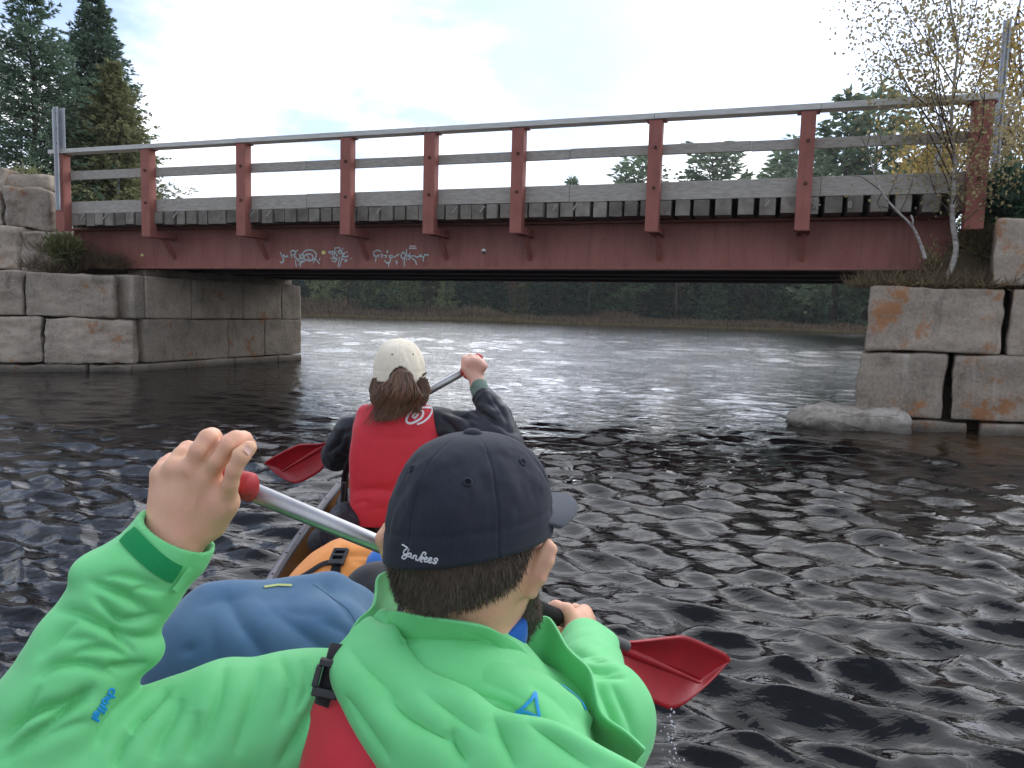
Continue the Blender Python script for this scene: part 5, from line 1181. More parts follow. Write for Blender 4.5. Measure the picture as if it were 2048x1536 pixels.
# hair
hf = Field(Hc-np.array([.16, .16, .22]), Hc+np.array([.16, .16, .16]), .003)
hf.ell(Hc, (.0865, .1065, .111), (HR, HF, UZ), .01); hf.cap(Hc-UZ*.10-HF*.045, Hc-UZ*.05-HF*.03, .0585, .068, .03)
hp = P(1028, 1165, .845)
hf.plane_cut(hp, HR*.45+HF*.70-UZ*.55); hf.plane_cut(P(880, 1200, .83), -UZ+HF*.35); hf.plane_cut(P(782, 1160, .93), -HR*.3+HF*.9-UZ*.5)
hm = hf.mesh(2); hair = obj('hair', hm, M_hair, man)
me = hair.data; n = len(me.vertices); co = np.empty(n*3, dtype=np.float32); me.vertices.foreach_get('co', co); co = co.reshape(-1, 3); no = np.array([v.normal for v in me.vertices])
rng = np.random.default_rng(2); vis = np.nonzero((co[:, 1] < Hc[1]+.06) & (co[:, 2] < Hc[2]+.03))[0]
idx = rng.choice(vis, 15000); base = co[idx]+rng.normal(0, .0012, (15000, 3)); D = no[idx]*.35+np.array([0, 0, -1.0])+rng.normal(0, .22, (15000, 3))
low = np.clip((base[:, 2]-(Hc[2]-.12))/.07, .25, 1)
obj('hair_strands', quads_at(base, D, .011*low*rng.uniform(.6, 1.3, 15000), .0008, rng, .3), M_hair, hair, smooth=False)
nk = [i for i in rng.choice(len(body_m[0]), 60000) if True]
bv = body_m[0][nk]; msk = (np.abs(bv[:, 0]-Hc[0]) < .12) & (bv[:, 1] < Hc[1]+.02) & (bv[:, 2] > Hc[2]-.17) & (bv[:, 2] < Hc[2]-.08); bv = bv[msk]
keep = rng.random(len(bv)) < np.clip((bv[:, 2]-(Hc[2]-.165))/.075, 0, 1)*.55; side = (bv-hp)@(HR*.45+HF*.70-UZ*.55) < .0; bv = bv[keep & side]
if len(bv): obj('stubble', quads_at(bv+np.array([0, -.0006, 0]), np.array([0, -.25, -1.0])+rng.normal(0, .25, (len(bv), 3)), .0030, .0004, rng, .3), M_hair, hair, smooth=False)
bf = Field(Hc-np.array([.14, .14, .24]), Hc+np.array([.20, .22, .04]), .004)
bf.chain([P(1060, 1178, .905), P(1052, 1222, .925), P(1024, 1268, .965), Hc+HF*.086-UZ*.118], [.010, .020, .024, .030], .02); bf.chain([Hc-HR*.062+HF*.03-UZ*.06, Hc-HR*.05+HF*.05-UZ*.10, Hc+HF*.086-UZ*.118], [.014, .02, .03], .02); bf.noise(.002, (90, 90, 60), 3, 2)
bm_ = bf.mesh(1); beard = obj('beard', bm_, M_hair, man)
idx = rng.integers(0, len(bm_[0]), 3500); obj('beard_strands', quads_at(bm_[0][idx], np.array([.1, -.2, -1.0])+rng.normal(0, .4, (3500, 3)), .010, .0008, rng, .3), M_hair, beard, smooth=False)
# ---- ball caps
def cap_geo(Cc, F_, R_, rx, ry, H, shear=0., seed=1, nphi=480, nv=64, seams=True):
    phi = np.linspace(0, 2*math.pi, nphi, endpoint=False); t = np.linspace(0, 1, nv); PH, T = np.meshgrid(phi, t)
    ang = T*math.pi/2*.998; rho = np.cos(ang)**.74; zz = np.sin(ang)**.92
    bx, by = np.sin(PH), -np.cos(PH)                    # phi 0 = back of the head
    g = np.abs(((PH/(math.pi/3)+.5) % 1)-.5)*(math.pi/3)*np.maximum(rho, .05)*rx          # metres to the nearest seam
    dr = .0035*np.abs(np.sin(3*PH))*np.clip(T*1.6, 0, 1)*np.clip(1.6-1.6*T, 0, 1)
    if seams: dr = dr-.0011*np.exp(-(g/.0013)**2)+.0002*np.exp(-((g-.004)/.0016)**2)
    zh = zz*H; dr = dr-.0012*np.exp(-((zh-.036)/.004)**2)+.0012*np.exp(-((zh-.003)/.003)**2)
    nz = fbm(np.stack([bx.ravel()*rho.ravel()*2.6, by.ravel()*rho.ravel()*2.6, zz.ravel()*2.2], 1), 3, seed).reshape(PH.shape)*.0042*np.clip(3*T, .15, 1)*np.clip(3-3*T, 0, 1)
    X = bx*(rho*rx+dr+nz); Y = by*(rho*ry+dr+nz); Z = zh+shear*X*(1-zz)*1.0
    V = Cc+X[..., None]*R_+Y[..., None]*F_+Z[..., None]*UZ
    i = np.arange(nphi*nv).reshape(nv, nphi); F = np.stack([i[:-1], np.roll(i, -1, 1)[:-1], np.roll(i, -1, 1)[1:], i[1:]], -1).reshape(-1, 4)
    return V.reshape(-1, 3), F.astype(np.int32)
def brim_geo(Cc, F_, R_, rx, ry, ln, drop, shear=0., wide=1.02):
    V, nu, nv = [], 40, 14
    for j in range(nv+1):
        f = j/nv
        for i_ in range(nu+1):
            a = (i_/nu-.5)*math.pi*.86; x = math.sin(a)*rx*wide; y = math.cos(a)*ry*.99; ext = ln*(math.cos(a)**.55 if abs(a) < 1.5 else 0)*f
            V.append(Cc+R_*x*(1+.02*f)+F_*(y+ext)+UZ*(.004+shear*x-drop*(x/rx)**2*(.5+.5*f)-.10*ext))
    i = np.arange((nu+1)*(nv+1)).reshape(nv+1, nu+1); return np.array(V), np.stack([i[:-1, :-1], i[:-1, 1:], i[1:, 1:], i[1:, :-1]], -1).reshape(-1, 4).astype(np.int32)
Cc = P(940, 1088, .90); cg = cap_geo(Cc, HF, HR, .0935, .1165, .137, .17, 4)
mcap = sheet('cap', cg, M_navy, man, .002); cb = bvh_of(cg)
sheet('brim', brim_geo(Cc+UZ*.030, HF, HR, .089, .112, .092, .024, .17), M_navyb, mcap, .004)
top = Cc+UZ*.137; m = MB()
for j in range(7):
    pass
bt_ = Field(top-.02, top+.02, .0012); bt_.ell(top+UZ*.001, (.0115, .0115, .0062), None, .002); obj('button', bt_.mesh(2), M_navy, mcap)
for px, py in ((825, 938), (935, 965), (1044, 925)):
    h_, n_ = bhit(cb, px, py); t_ = np.cross(n_, UZ); t_ /= np.linalg.norm(t_); b_ = np.cross(n_, t_)
    m = MB(); m.tube([h_+n_*.0012+.0042*(t_*math.cos(a)+b_*math.sin(a)) for a in np.linspace(0, 2*math.pi, 17)], .0015, 6, caps=False); e_ = obj('eyelet', m.out(), M_navy, mcap)
    m = MB(); m.tube([h_+n_*.0004, h_+n_*.0010], .0026, 8); obj('eyelet_hole', m.out(), M_foam, e_)
yk = lambda pts: [(790+x*.0537, 1070+y*.0537) for x, y in pts]
ylet = [[(290, 365), (340, 372), (400, 420), (470, 470), (420, 530), (365, 590), (345, 650), (370, 710), (430, 715), (490, 670)], [(570, 505), (530, 560), (495, 650), (470, 740), (440, 810), (380, 880), (310, 865), (285, 815), (330, 765), (420, 750), (500, 760)],
        [(640, 700), (580, 680), (520, 720), (515, 790), (570, 800), (640, 720), (600, 800), (640, 850), (690, 820)], [(715, 730), (705, 800), (695, 880)], [(700, 820), (760, 760), (815, 780), (800, 840), (790, 900), (820, 930), (870, 900)],
        [(1130, 745), (1160, 690), (1130, 645), (1070, 650), (1010, 740), (940, 850), (870, 960)], [(960, 880), (1030, 810), (1080, 850), (1020, 890), (970, 940), (990, 985), (1050, 985)], [(960, 860), (965, 980)],
        [(1110, 910), (1200, 880), (1210, 830), (1150, 825), (1105, 900), (1130, 985), (1200, 985), (1250, 940)], [(1260, 950), (1360, 910), (1370, 850), (1310, 850), (1260, 930), (1280, 1020), (1350, 1020), (1400, 970)],
        [(1590, 950), (1580, 880), (1520, 865), (1465, 910), (1490, 960), (1545, 990), (1530, 1045), (1460, 1055), (1410, 1010)]]
obj('embroidery', decal([curve2(yk(l), 4) for l in ylet], cb, .0021, .0008, 1.2, .0012), M_thread, mcap)

# ---- jacket: trunk and sleeves as one surface, with its creases
z3 = lambda pts: [(x*.349, 1000+y*.349) for x, y in pts]
jk = Field((-.62, .56, .30), (.31, 1.40, 1.02), .0028)
T0 = P(905, 1395, .875)
jk.cap(T0, P(905, 1345, .905), .10, .075, .03); jk.cap(T0, (-.07, .86, .58), .105, .155, .04); jk.cap((-.07, .86, .58), (-.065, .93, .36), .155, .165, .04)
jk.cap(T0, SL, .075, .070, .05); jk.cap(T0, SR, .065, .074, .04)
jk.chain([SL, P(450, 1452, .83), P(250, 1528, .785), EL], [.070, .073, .075, .078], .03)
jk.chain([EL, P(112, 1432, .765), P(192, 1288, .800), P(255, 1172, .828), P(333, 1098, .858), P(362, 1050, .868)], [.074, .066, .0585, .052, .0475, .0460], .012)
jk.ell(P(196, 1140, .815), (.026, .03, .018), None, .012); jk.ell(P(282, 1305, .805), (.024, .03, .020), None, .012); jk.ell(P(120, 1300, .78), (.022, .03, .03), None, .02); jk.ell(P(300, 1190, .83), (.02, .03, .018), None, .03)
jk.chain([SR, P(1200, 1432, .96), ER, P(1180, 1330, 1.20), P(1172, 1294, 1.26)], [.074, .072, .064, .055, .048], .03)
jk.ell(P(1215, 1282, 1.25), (.018, .02, .014), None, .02)
FOLDS = [  # creases traced in the sleeve: path, depth mm, half width
    ([(522, 472), (600, 497), (700, 535), (790, 585), (858, 640)], 10, 13), ([(590, 440), (680, 425), (800, 450), (930, 490)], 6, 12), ([(335, 632), (430, 640), (540, 690), (640, 740), (720, 810), (770, 870)], 9, 13), ([(545, 562), (605, 610), (660, 660), (715, 690), (800, 685), (905, 655)], 9, 11),
    ([(640, 735), (700, 760), (800, 785), (905, 780)], 6, 12), ([(400, 895), (500, 852), (620, 850), (740, 900)], 7, 12), ([(215, 1020), (300, 955), (420, 935), (550, 955), (650, 1010)], 8, 12), ([(215, 905), (290, 815), (380, 725), (440, 690)], 5, 14), ([(620, 960), (720, 955), (850, 940)], 8, 11),
    ([(0, 1385), (110, 1265), (240, 1195), (380, 1158), (510, 1095)], 12, 13), ([(30, 1490), (150, 1380), (290, 1285), (420, 1180), (520, 1090)], 10, 12), ([(745, 1330), (800, 1250), (880, 1160), (965, 1085)], 10, 12), ([(650, 1536), (700, 1400), (750, 1335)], 8, 14), ([(560, 1400), (600, 1300), (660, 1215), (730, 1130)], 5, 12),
    ([(880, 1490), (940, 1340), (1000, 1210), (1030, 1120)], 8, 20), ([(1080, 1500), (1110, 1350), (1115, 1200)], 7, 20), ([(40, 1330), (140, 1190), (230, 1060)], 6, 13), ([(300, 1240), (400, 1190), (500, 1130)], 5, 9), ([(130, 1440), (260, 1370), (400, 1300), (520, 1270)], 5, 16), ([(760, 520), (850, 500), (950, 525)], 5, 10), ([(330, 800), (450, 790), (560, 800)], 4, 14)]
UP = [([(642, 1325), (628, 1400), (590, 1480), (560, 1530)], 9, 14), ([(560, 1312), (582, 1370), (560, 1450)], 6, 17), ([(450, 1330), (432, 1420), (395, 1500)], 7, 19), ([(600, 1318), (612, 1370), (590, 1425)], 5, 13), ([(520, 1330), (500, 1420), (470, 1510)], 5, 18),
      ([(1140, 1300), (1175, 1310), (1215, 1318)], 8, 9), ([(1150, 1322), (1190, 1336), (1242, 1338)], 7, 9), ([(1180, 1352), (1215, 1348), (1252, 1354)], 6, 9), ([(1195, 1370), (1225, 1425), (1245, 1495)], 7, 11), ([(1225, 1370), (1258, 1430), (1280, 1500)], 6, 11)]
jk.rumple(.006, (19, 10, 7), np.array([[.75, .1, .65], [0, 1, 0], [-.65, 0, .75]]), 21); jk.noise(.0015, (17, 17, 21), 22, 2)
# open cuffs
ax_l = (P(350, 1070, .866)-P(300, 1130, .845)); ax_l /= np.linalg.norm(ax_l)
jk.plane_cut(P(318, 1040, .862), _r*.52+_u*.86, P(350, 1070, .866), .09)
ax_l2 = P(395, 1020, .875); jk.cap(P(320, 1112, .852), ax_l2, .040, .040, .004, 'cut')
ax_r = (P(1172, 1294, 1.26)-P(1182, 1335, 1.19)); ax_r /= np.linalg.norm(ax_r)
jk.plane_cut(P(1170, 1272, 1.29), ax_r, P(1170, 1280, 1.28), .09); jk.cap(P(1176, 1312, 1.23), P(1160, 1240, 1.36), .038, .038, .004, 'cut')
jm = crease(jk.mesh(1), [(z3(p), a, w) for p, a, w in FOLDS]+UP, 1.85); jacket = obj('jacket', jm, M_green, man); jb = bvh_of(jm)
band = [(243, 1066), (262, 1085), (290, 1108), (318, 1132), (345, 1155)]
obj('cuff_strap', decal([(curve2(z3([(735, 200), (800, 270), (880, 345), (950, 395), (1010, 425)]), 3), .021)], jb, .02, .0030, 3, .0012), M_greend, jacket)
obj('cuff_tab', decal([(z3([(985, 515), (1020, 470), (1062, 410), (1085, 385)]), .012)], jb, .012, .006, 3, .002), M_green, jacket)
obj('cuff_hem', decal([(curve2(z3([(905, 110), (930, 180), (985, 235), (1060, 262), (1150, 272)]), 4), .0012)], jb, .0012, .0004, 3), M_greend, jacket)
# sleeve lettering, running down the arm
t_o = np.array([226., 1383.]); t_u = np.array([-44., 66.]); t_u /= np.linalg.norm(t_u); t_v = np.array([-t_u[1], t_u[0]])*-1     # writing direction and letter-up direction (photo pixels)
def let(ch, x, s=16.5):
    G_ = {'c': [arc(.3, .3, .3, .3, -45, -315)], 'h': [[(0, 1), (0, 0)], [(0, .35), (.15, .58), (.38, .58), (.5, .4), (.5, 0)]], 'ö': [arc(.3, .3, .3, .3, 0, 360), [(.12, .82), (.14, .86)], [(.46, .82), (.48, .86)]],
          'f': [[(.42, 1), (.25, .98), (.18, .8), (.18, 0)], [(0, .58), (.4, .58)]], 'e': [[(.02, .3), (.58, .3), (.55, .5), (.3, .6), (.05, .45), (.02, .25), (.15, .04), (.35, 0), (.52, .08)]], 'l': [[(.08, 1), (.08, 0)]]}
    return [[tuple(t_o+t_u*(x+a*s)+t_v*(b-.5)*s) for a, b in st] for st in G_[ch]]
ltr = []
for ch, x in (('c', -3), ('h', 9), ('ö', 21), ('f', 34), ('f', 42), ('e', 52), ('l', 64)): ltr += let(ch, x)
obj('sleeve_lettering', decal(ltr, jb, .0027, .0012, 1.5), M_cyan, jacket)
# ---- collar, fleece, hood
fz = Field(NB-np.array([.16, .16, .12]), NB+np.array([.16, .16, .16]), .004)
fz.cap(P(905, 1330, .885), P(915, 1268, .895), .083, .072, .01); fz.cap(P(960, 1300, .90), P(1000, 1262, .905), .05, .036, .02); fz.noise(.0015, (40, 40, 40), 5, 2); fz.plane_cut(P(915, 1256, .89), UZ-np.array([.12, .05, 0]))
fz.cap(P(905, 1300, .885), P(905, 1200, .89), .064, .064, .004, 'cut'); obj('fleece_collar', fz.mesh(2), M_blue, man)
col = crease(patch([[(752, 1205, .955), (768, 1222, .90), (792, 1223, .835), (871, 1236, .805), (966, 1251, .812), (1028, 1284, .845), (1070, 1325, .875), (1100, 1350, .92)],
             [(742, 1245, .93), (760, 1258, .87), (796, 1258, .838), (868, 1272, .820), (968, 1292, .825), (1040, 1328, .850), (1085, 1358, .885), (1120, 1385, .93)],
             [(730, 1300, .90), (752, 1310, .845), (796, 1330, .86), (866, 1345, .86), (970, 1362, .865), (1060, 1385, .88), (1110, 1405, .905), (1150, 1432, .94)]], 14, 14, (.002, (18, 18, 18), 3)), [([(830, 1300), (880, 1290), (950, 1285), (1000, 1290)], 6, 12), ([(930, 1262), (980, 1285), (1020, 1320)], 4, 10), ([(1010, 1290), (1040, 1315), (1060, 1345)], 5, 10)], 1.0, True)
collar = sheet('collar', col, M_green, jacket, .004)
H1 = [[(800, 1250, .845), (812, 1300, .83), (862, 1345, .81), (950, 1398, .79), (1020, 1445, .775), (1125, 1465, .765), (1225, 1522, .755), (1310, 1575, .75)],
      [(772, 1222, .862), (797, 1272, .815), (846, 1337, .785), (934, 1383, .760), (995, 1424, .745), (1110, 1446, .738), (1216, 1503, .730), (1305, 1552, .725)],
      [(742, 1232, .845), (752, 1300, .790), (800, 1365, .760), (890, 1425, .735), (965, 1470, .722), (1085, 1490, .718), (1200, 1545, .712), (1290, 1600, .71)],
      [(714, 1252, .830), (706, 1330, .775), (748, 1405, .745), (840, 1475, .718), (925, 1530, .705), (1050, 1550, .70), (1170, 1610, .695), (1270, 1660, .69)],
      [(684, 1285, .815), (672, 1345, .780), (702, 1428, .748), (768, 1515, .722), (860, 1600, .70), (990, 1640, .69), (1130, 1690, .69), (1250, 1730, .685)],
      [(672, 1300, .828), (659, 1350, .80), (684, 1425, .772), (742, 1512, .745), (830, 1625, .72), (970, 1670, .71), (1120, 1710, .705), (1250, 1750, .70)]]
h1 = patch(H1, 20, 20, (.0045, (9, 9, 12), 6))
h1 = crease(h1, [([(776, 1385), (800, 1420), (850, 1455), (905, 1485)], 9, 30), ([(905, 1455), (914, 1495), (934, 1530)], 9, 22), ([(988, 1432), (1004, 1467), (1020, 1503), (1030, 1540)], 9, 20), ([(735, 1225), (765, 1240), (800, 1248)], 6, 8), ([(808, 1256), (812, 1272), (800, 1290)], 6, 8), ([(700, 1300), (740, 1340), (800, 1400)], 5, 22), ([(690, 1390), (730, 1450), (780, 1520)], 7, 20), ([(1060, 1450), (1120, 1490), (1180, 1536)], 6, 18), ([(840, 1380), (900, 1420), (960, 1470)], 5, 18)], 1.6, True)
hood = sheet('hood', h1, M_green, jacket, .005); h1b = bvh_of(h1)
obj('hood_seam', decal([curve2([(668, 1352), (690, 1310), (725, 1283), (748, 1277), (778, 1268)], 4), curve2([(957, 1400), (948, 1450), (930, 1495), (905, 1536)], 4)], h1b, .0013, .0005, 4), M_greend, hood)
h2 = crease(patch([[(836, 1345, .88), (905, 1335, .87), (985, 1345, .87), (1080, 1368, .88), (1155, 1415, .89), (1190, 1460, .90)],
            [(836, 1326, .830), (905, 1312, .820), (975, 1322, .818), (1070, 1343, .828), (1148, 1391, .842), (1186, 1440, .855)],
            [(840, 1352, .815), (915, 1365, .790), (985, 1380, .785), (1075, 1400, .785), (1140, 1430, .805), (1180, 1475, .83)],
            [(850, 1385, .80), (940, 1425, .775), (1020, 1450, .77), (1095, 1470, .765), (1160, 1505, .775), (1215, 1545, .79)],
            [(860, 1440, .79), (950, 1480, .765), (1030, 1500, .76), (1100, 1530, .76), (1170, 1560, .765), (1230, 1600, .77)]], 16, 16, (.0020, (14, 14, 14), 9)), [([(850, 1345), (920, 1350), (1000, 1375), (1080, 1420)], 5, 22), ([(1060, 1370), (1110, 1400), (1150, 1450)], 5, 16), ([(930, 1390), (990, 1400), (1040, 1425)], 4, 16)], 1.0, True)
hp2 = sheet('hood_panel', h2, M_green, hood, .004); h2b = bvh_of(h2)
obj('emblem', decal([([(1068, 1388), (1073, 1415), (1077, 1437)], .0038), (curve2([(1068, 1388), (1062, 1400), (1048, 1415), (1032, 1427)], 4), .0036), (curve2([(1032, 1427), (1050, 1424), (1064, 1430), (1077, 1437)], 4), .0034)], h2b, .0034, .0040, 2), M_cyan, hp2)
obj('piping', decal([(curve2([(1092, 1352), (1125, 1376), (1155, 1400), (1168, 1420)], 4), .0075)], h2b, .0075, .0030, 3), M_cyan, hp2)
obj('hood_seam', decal([curve2([(893, 1318), (888, 1345), (884, 1358)], 3)], h2b, .0012, .0030, 3), M_greend, hp2)
wg = patch([[(779, 1139, .955), (756, 1153, .925), (751, 1186, .898), (742, 1214, .872), (716, 1239, .846), (690, 1280, .822)],
            [(792, 1143, .965), (775, 1165, .940), (770, 1195, .915), (764, 1222, .885), (744, 1246, .855), (720, 1290, .825)],
            [(806, 1150, .975), (797, 1178, .955), (795, 1208, .92), (790, 1235, .885), (775, 1262, .86), (760, 1300, .84)]], 10, 8, (.0015, (22, 22, 22), 12))
sheet('hood_edge', wg, M_green, hood, .004)
fl_ = patch([[(1020, 1262, .93), (1060, 1247, .945), (1097, 1235, .955), (1134, 1294, .920), (1177, 1336, .890), (1192, 1376, .862), (1206, 1428, .832), (1250, 1462, .815), (1290, 1500, .81)],
             [(1030, 1285, .935), (1060, 1290, .95), (1085, 1290, .955), (1115, 1330, .935), (1150, 1362, .91), (1172, 1400, .89), (1190, 1450, .86), (1225, 1490, .84), (1260, 1540, .83)],
             [(1040, 1315, .935), (1062, 1325, .95), (1080, 1335, .955), (1105, 1362, .945), (1130, 1390, .93), (1155, 1425, .91), (1172, 1470, .885), (1195, 1520, .86), (1230, 1580, .84)]], 10, 8, (.0015, (20, 20, 20), 15))
sheet('lapel', fl_, M_green, jacket, .004)
# ---- life vest showing between sleeve and hood
vp = Field((-.36, .55, .45), (.20, .98, .86), .005)
vp.cap(P(690, 1410, .835), P(690, 1620, .77), .030, .034, .02); vp.cap(P(690, 1420, .83), P(660, 1620, .77), .036, .040, .03); vp.cap(P(740, 1440, .81), P(760, 1640, .75), .03, .04, .03); vp.cap(P(760, 1500, .79), P(1050, 1600, .80), .05, .05, .05); vp.noise(.0015, (18, 18, 18), 8, 2)
vest = obj('life_vest', vp.mesh(2), M_red, man)
m = MB(); bc = P(657, 1356, .792); bu_ = P(668, 1325, .80)-P(650, 1392, .79); bu_ /= np.linalg.norm(bu_); bn_ = CAM-bc; bn_ /= np.linalg.norm(bn_); bs_ = np.cross(bu_, bn_); bs_ /= np.linalg.norm(bs_); bn_ = np.cross(bs_, bu_)
for d_, hh in ((.0155, .004), (-.0155, .005)): m.box(bc+bu_*d_, (bs_, bu_, bn_), (.014, hh, .006))
for sg in (-1, 1): m.box(bc+bs_*sg*.0125, (bs_, bu_, bn_), (.0035, .0115, .006))
obj('buckle', m.out(), M_plblk, vest, smooth=False, bevel=.002)
m = MB(); m.tube([bc+bu_*.035-bn_*.010, bc+bu_*.010-bn_*.001, bc-bu_*.03-bn_*.004], .0095, 10, flat=.25); obj('strap', m.out(), M_webb, vest)
# ================================================================== THE WOMAN IN THE BOW
WH = P(800, 748, 2.60); WF = np.array([-.10, .995, 0.]); WR = np.array([.995, .10, 0.])
wSL, wSR = P(704, 862, 2.63), P(872, 850, 2.62); wEL, wER = P(673, 912, 2.74), P(1014, 893, 2.48); wWR = P(957, 779, 2.63); wNB = P(802, 820, 2.63); wWL = P(688, 905, 3.0)
wf = Field((-.95, 2.30, .08), (.12, 3.55, 1.18), .0062)
wf.ell(WH, (.072, .090, .105), (WR, WF, UZ), .01); wf.ell(WH+WF*.03-UZ*.06, (.055, .062, .07), (WR, WF, UZ), .04); wf.cap(WH+WF*.088-UZ*.01, WH+WF*.108-UZ*.04, .007, .011, .01)
wf.cap(WH+WF*.09-WR*.02-UZ*.07, WH+WF*.09+WR*.02-UZ*.07, .006, .006, .01)
for sg in (-1, 1): wf.ell(WH+WR*sg*.074-UZ*.02, (.012, .02, .03), (WR, WF, UZ), .01)
wf.cap(wNB, WH-UZ*.05, .048, .05, .03); wf.cap(wNB, P(795, 1000, 2.66), .07, .11, .05); wf.cap(P(795, 1000, 2.66), (-.41, 2.66, .33), .12, .13, .04)
wf.cap(wNB, wSL, .045, .04, .03); wf.cap(wNB, wSR, .045, .04, .03); wf.cap(wSL, wEL, .04, .035, .02); wf.cap(wEL, wWL, .035, .026, .02); wf.cap(wSR, wER, .04, .035, .02); wf.cap(wER, wWR, .034, .025, .02)
for sg in (-1, 1):
    hip = np.array([-.41+sg*.09, 2.68, .32]); kn = np.array([-.50+sg*.13, 3.08, .36]); an = np.array([-.44+sg*.08, 2.88, .13]); wf.cap(hip, kn, .07, .05, .03); wf.cap(kn, an, .05, .036, .02)
# right fist on the grip
wf.cap(wWR, P(951, 752, 2.65), .026, .028, .015)
for k, (x, y) in enumerate(((932, 716), (943, 713), (955, 716), (965, 724))):
    wf.chain([P(950+k*3, 745, 2.65), P(x+3, y+8, 2.63), P(x-1, y, 2.655), P(x-5, y+8, 2.685)], [.017, .0125, .0115, .0105], .006)
wf.chain([P(940, 752, 2.64), P(928, 736, 2.635), P(927, 717, 2.64)], [.015, .0115, .0095], .006)
wf.fold([P(933, 728, 2.62), P(931, 718, 2.62)], .006, -.004)
# left fist on the shaft
wf.cap(wWL, P(694, 878, 3.02), .026, .028, .01)
for k in range(4): wf.chain([P(692+k*6, 872-k*3, 3.0), P(690+k*6, 862-k*3, 3.03), P(698+k*6, 866-k*3, 3.06)], [.014, .012, .010], .006)
wmn = tag(obj('person', wf.mesh(2), M_skin2), 'woman in a cream cap, red vest and charcoal jacket paddling in the bow', 'person')
# jacket and trousers
wj = Field((-.95, 2.28, .20), (.12, 3.15, 1.0), .0065)
wj.cap(P(800, 845, 2.64), P(795, 1010, 2.66), .085, .125, .04); wj.cap(P(795, 1010, 2.66), (-.41, 2.66, .38), .135, .15, .04); wj.cap(P(800, 845, 2.64), wSL, .06, .056, .04); wj.cap(P(800, 845, 2.64), wSR, .06, .058, .04); wj.cap(wNB, WH-UZ*.10, .062, .058, .02)
wj.chain([wSL, P(683, 890, 2.68), wEL], [.058, .054, .052], .02); wj.chain([wEL, P(682, 908, 2.86), wWL], [.050, .044, .038], .02)
wj.chain([wSR, P(940, 858, 2.56), wER], [.060, .062, .058], .03); wj.chain([wER, P(995, 836, 2.54), P(966, 792, 2.61)], [.056, .050, .040], .02)
WFOLD = [([(905, 822), (930, 835), (945, 860)], 13, 6), ([(880, 835), (900, 850), (915, 870)], 12, 6), ([(960, 825), (985, 840), (1000, 850)], 15, 6), ([(955, 800), (975, 806), (995, 800)], 9, 6), ([(980, 790), (1000, 815), (1010, 835)], 9, 6), ([(690, 850), (680, 880), (668, 900)], 12, 6), ([(705, 850), (695, 885), (690, 910)], 12, 6), ([(670, 905), (685, 915), (700, 915)], 12, 6), ([(1000, 850), (1020, 862), (1035, 862)], 12, 6)]
wj.noise(.0035, (16, 16, 22), 4, 3)
wa = P(966, 792, 2.61)-P(995, 836, 2.54); wa /= np.linalg.norm(wa); wj.plane_cut(P(963, 788, 2.615), wa, wWR, .08); wj.cap(P(975, 805, 2.59), P(955, 772, 2.64), .031, .031, .004, 'cut')
obj('jacket', crease(wj.mesh(1), WFOLD+[([(885, 822), (925, 828), (960, 845)], 10, 6), ([(990, 800), (1010, 830), (1015, 860)], 9, 5), ([(960, 790), (985, 812), (1000, 835)], 8, 4), ([(655, 905), (672, 895), (690, 880)], 9, 5), ([(670, 880), (690, 868), (705, 860)], 8, 5)], 1.2), M_blkj, wmn)
ws = Field((-.3, 2.5, .8), (.05, 2.8, 1.1), .004); ws.cap(P(970, 800, 2.60), P(955, 768, 2.635), .034, .031, .01); ws.noise(.0025, (50, 50, 70), 3, 2); ws.plane_cut(P(956, 768, 2.632), wa, wWR, .1); obj('base_layer_cuff', ws.mesh(2), M_sage, wmn)
wt = Field((-.85, 2.4, .05), (.05, 3.3, .55), .008)
for sg in (-1, 1):
    hip = np.array([-.41+sg*.10, 2.66, .30]); kn = np.array([-.50+sg*.15, 3.08, .38]); wt.cap(hip, kn, .095, .07, .03); wt.cap(kn, np.array([-.44+sg*.08, 2.88, .13]), .07, .055, .02)
wt.chain([P(690, 1040, 2.52), P(668, 1065, 2.42), P(640, 1085, 2.50)], [.06, .045, .04], .03); wt.noise(.006, (14, 14, 14), 5, 2); obj('trousers', wt.mesh(2), M_blkj, wmn)
# life vest
wv = Field((-.66, 2.36, .38), (-.16, 2.86, .95), .005)
wv.ell(P(791, 948, 2.575), (.158, .088, .235), (WR, WF, UZ), .02, p=3.6)
wv.cap(P(735, 828, 2.575), P(738, 850, 2.57), .030, .04, .03); wv.cap(P(842, 828, 2.575), P(840, 850, 2.57), .034, .04, .03); wv.cap(P(750, 838, 2.575), P(835, 838, 2.575), .042, .042, .02)
wv.fold([P(720, 985, 2.5), P(790, 975, 2.5), P(870, 985, 2.5)], .02, -.006); wv.noise(.0025, (10, 10, 9), 12, 2)
wv.plane_cut(P(790, 1056, 2.50), -UZ); wv.plane_cut(P(790, 812, 2.54), UZ)
vm = crease(wv.mesh(2), [([(704, 985), (740, 978), (800, 985), (870, 984)], 7, 10), ([(708, 1010), (725, 1003), (740, 1006)], 7, 4), ([(716, 930), (712, 960), (716, 985)], 5, 7), ([(860, 830), (866, 880), (872, 930)], 4, 6), ([(730, 1020), (780, 1016), (840, 1020)], 4, 10), ([(740, 870), (790, 878), (850, 872)], 3, 14)]); wvest = obj('life_vest', vm, M_red, wmn); vb = bvh_of(vm)
obj('emblem', decal([(curve2([(864, 816), (845, 816), (826, 822), (815, 834), (813, 843), (820, 847), (832, 843), (843, 835), (846, 824), (838, 822), (828, 829), (825, 836)], 4), .0075), (curve2([(864, 816), (862, 826), (856, 836)], 4), .007), (curve2([(856, 836), (846, 844), (834, 849)], 4), .006), ([(828, 838), (835, 831), (836, 824)], .007)], vb, .012, .002, 1.5), M_print, wvest)
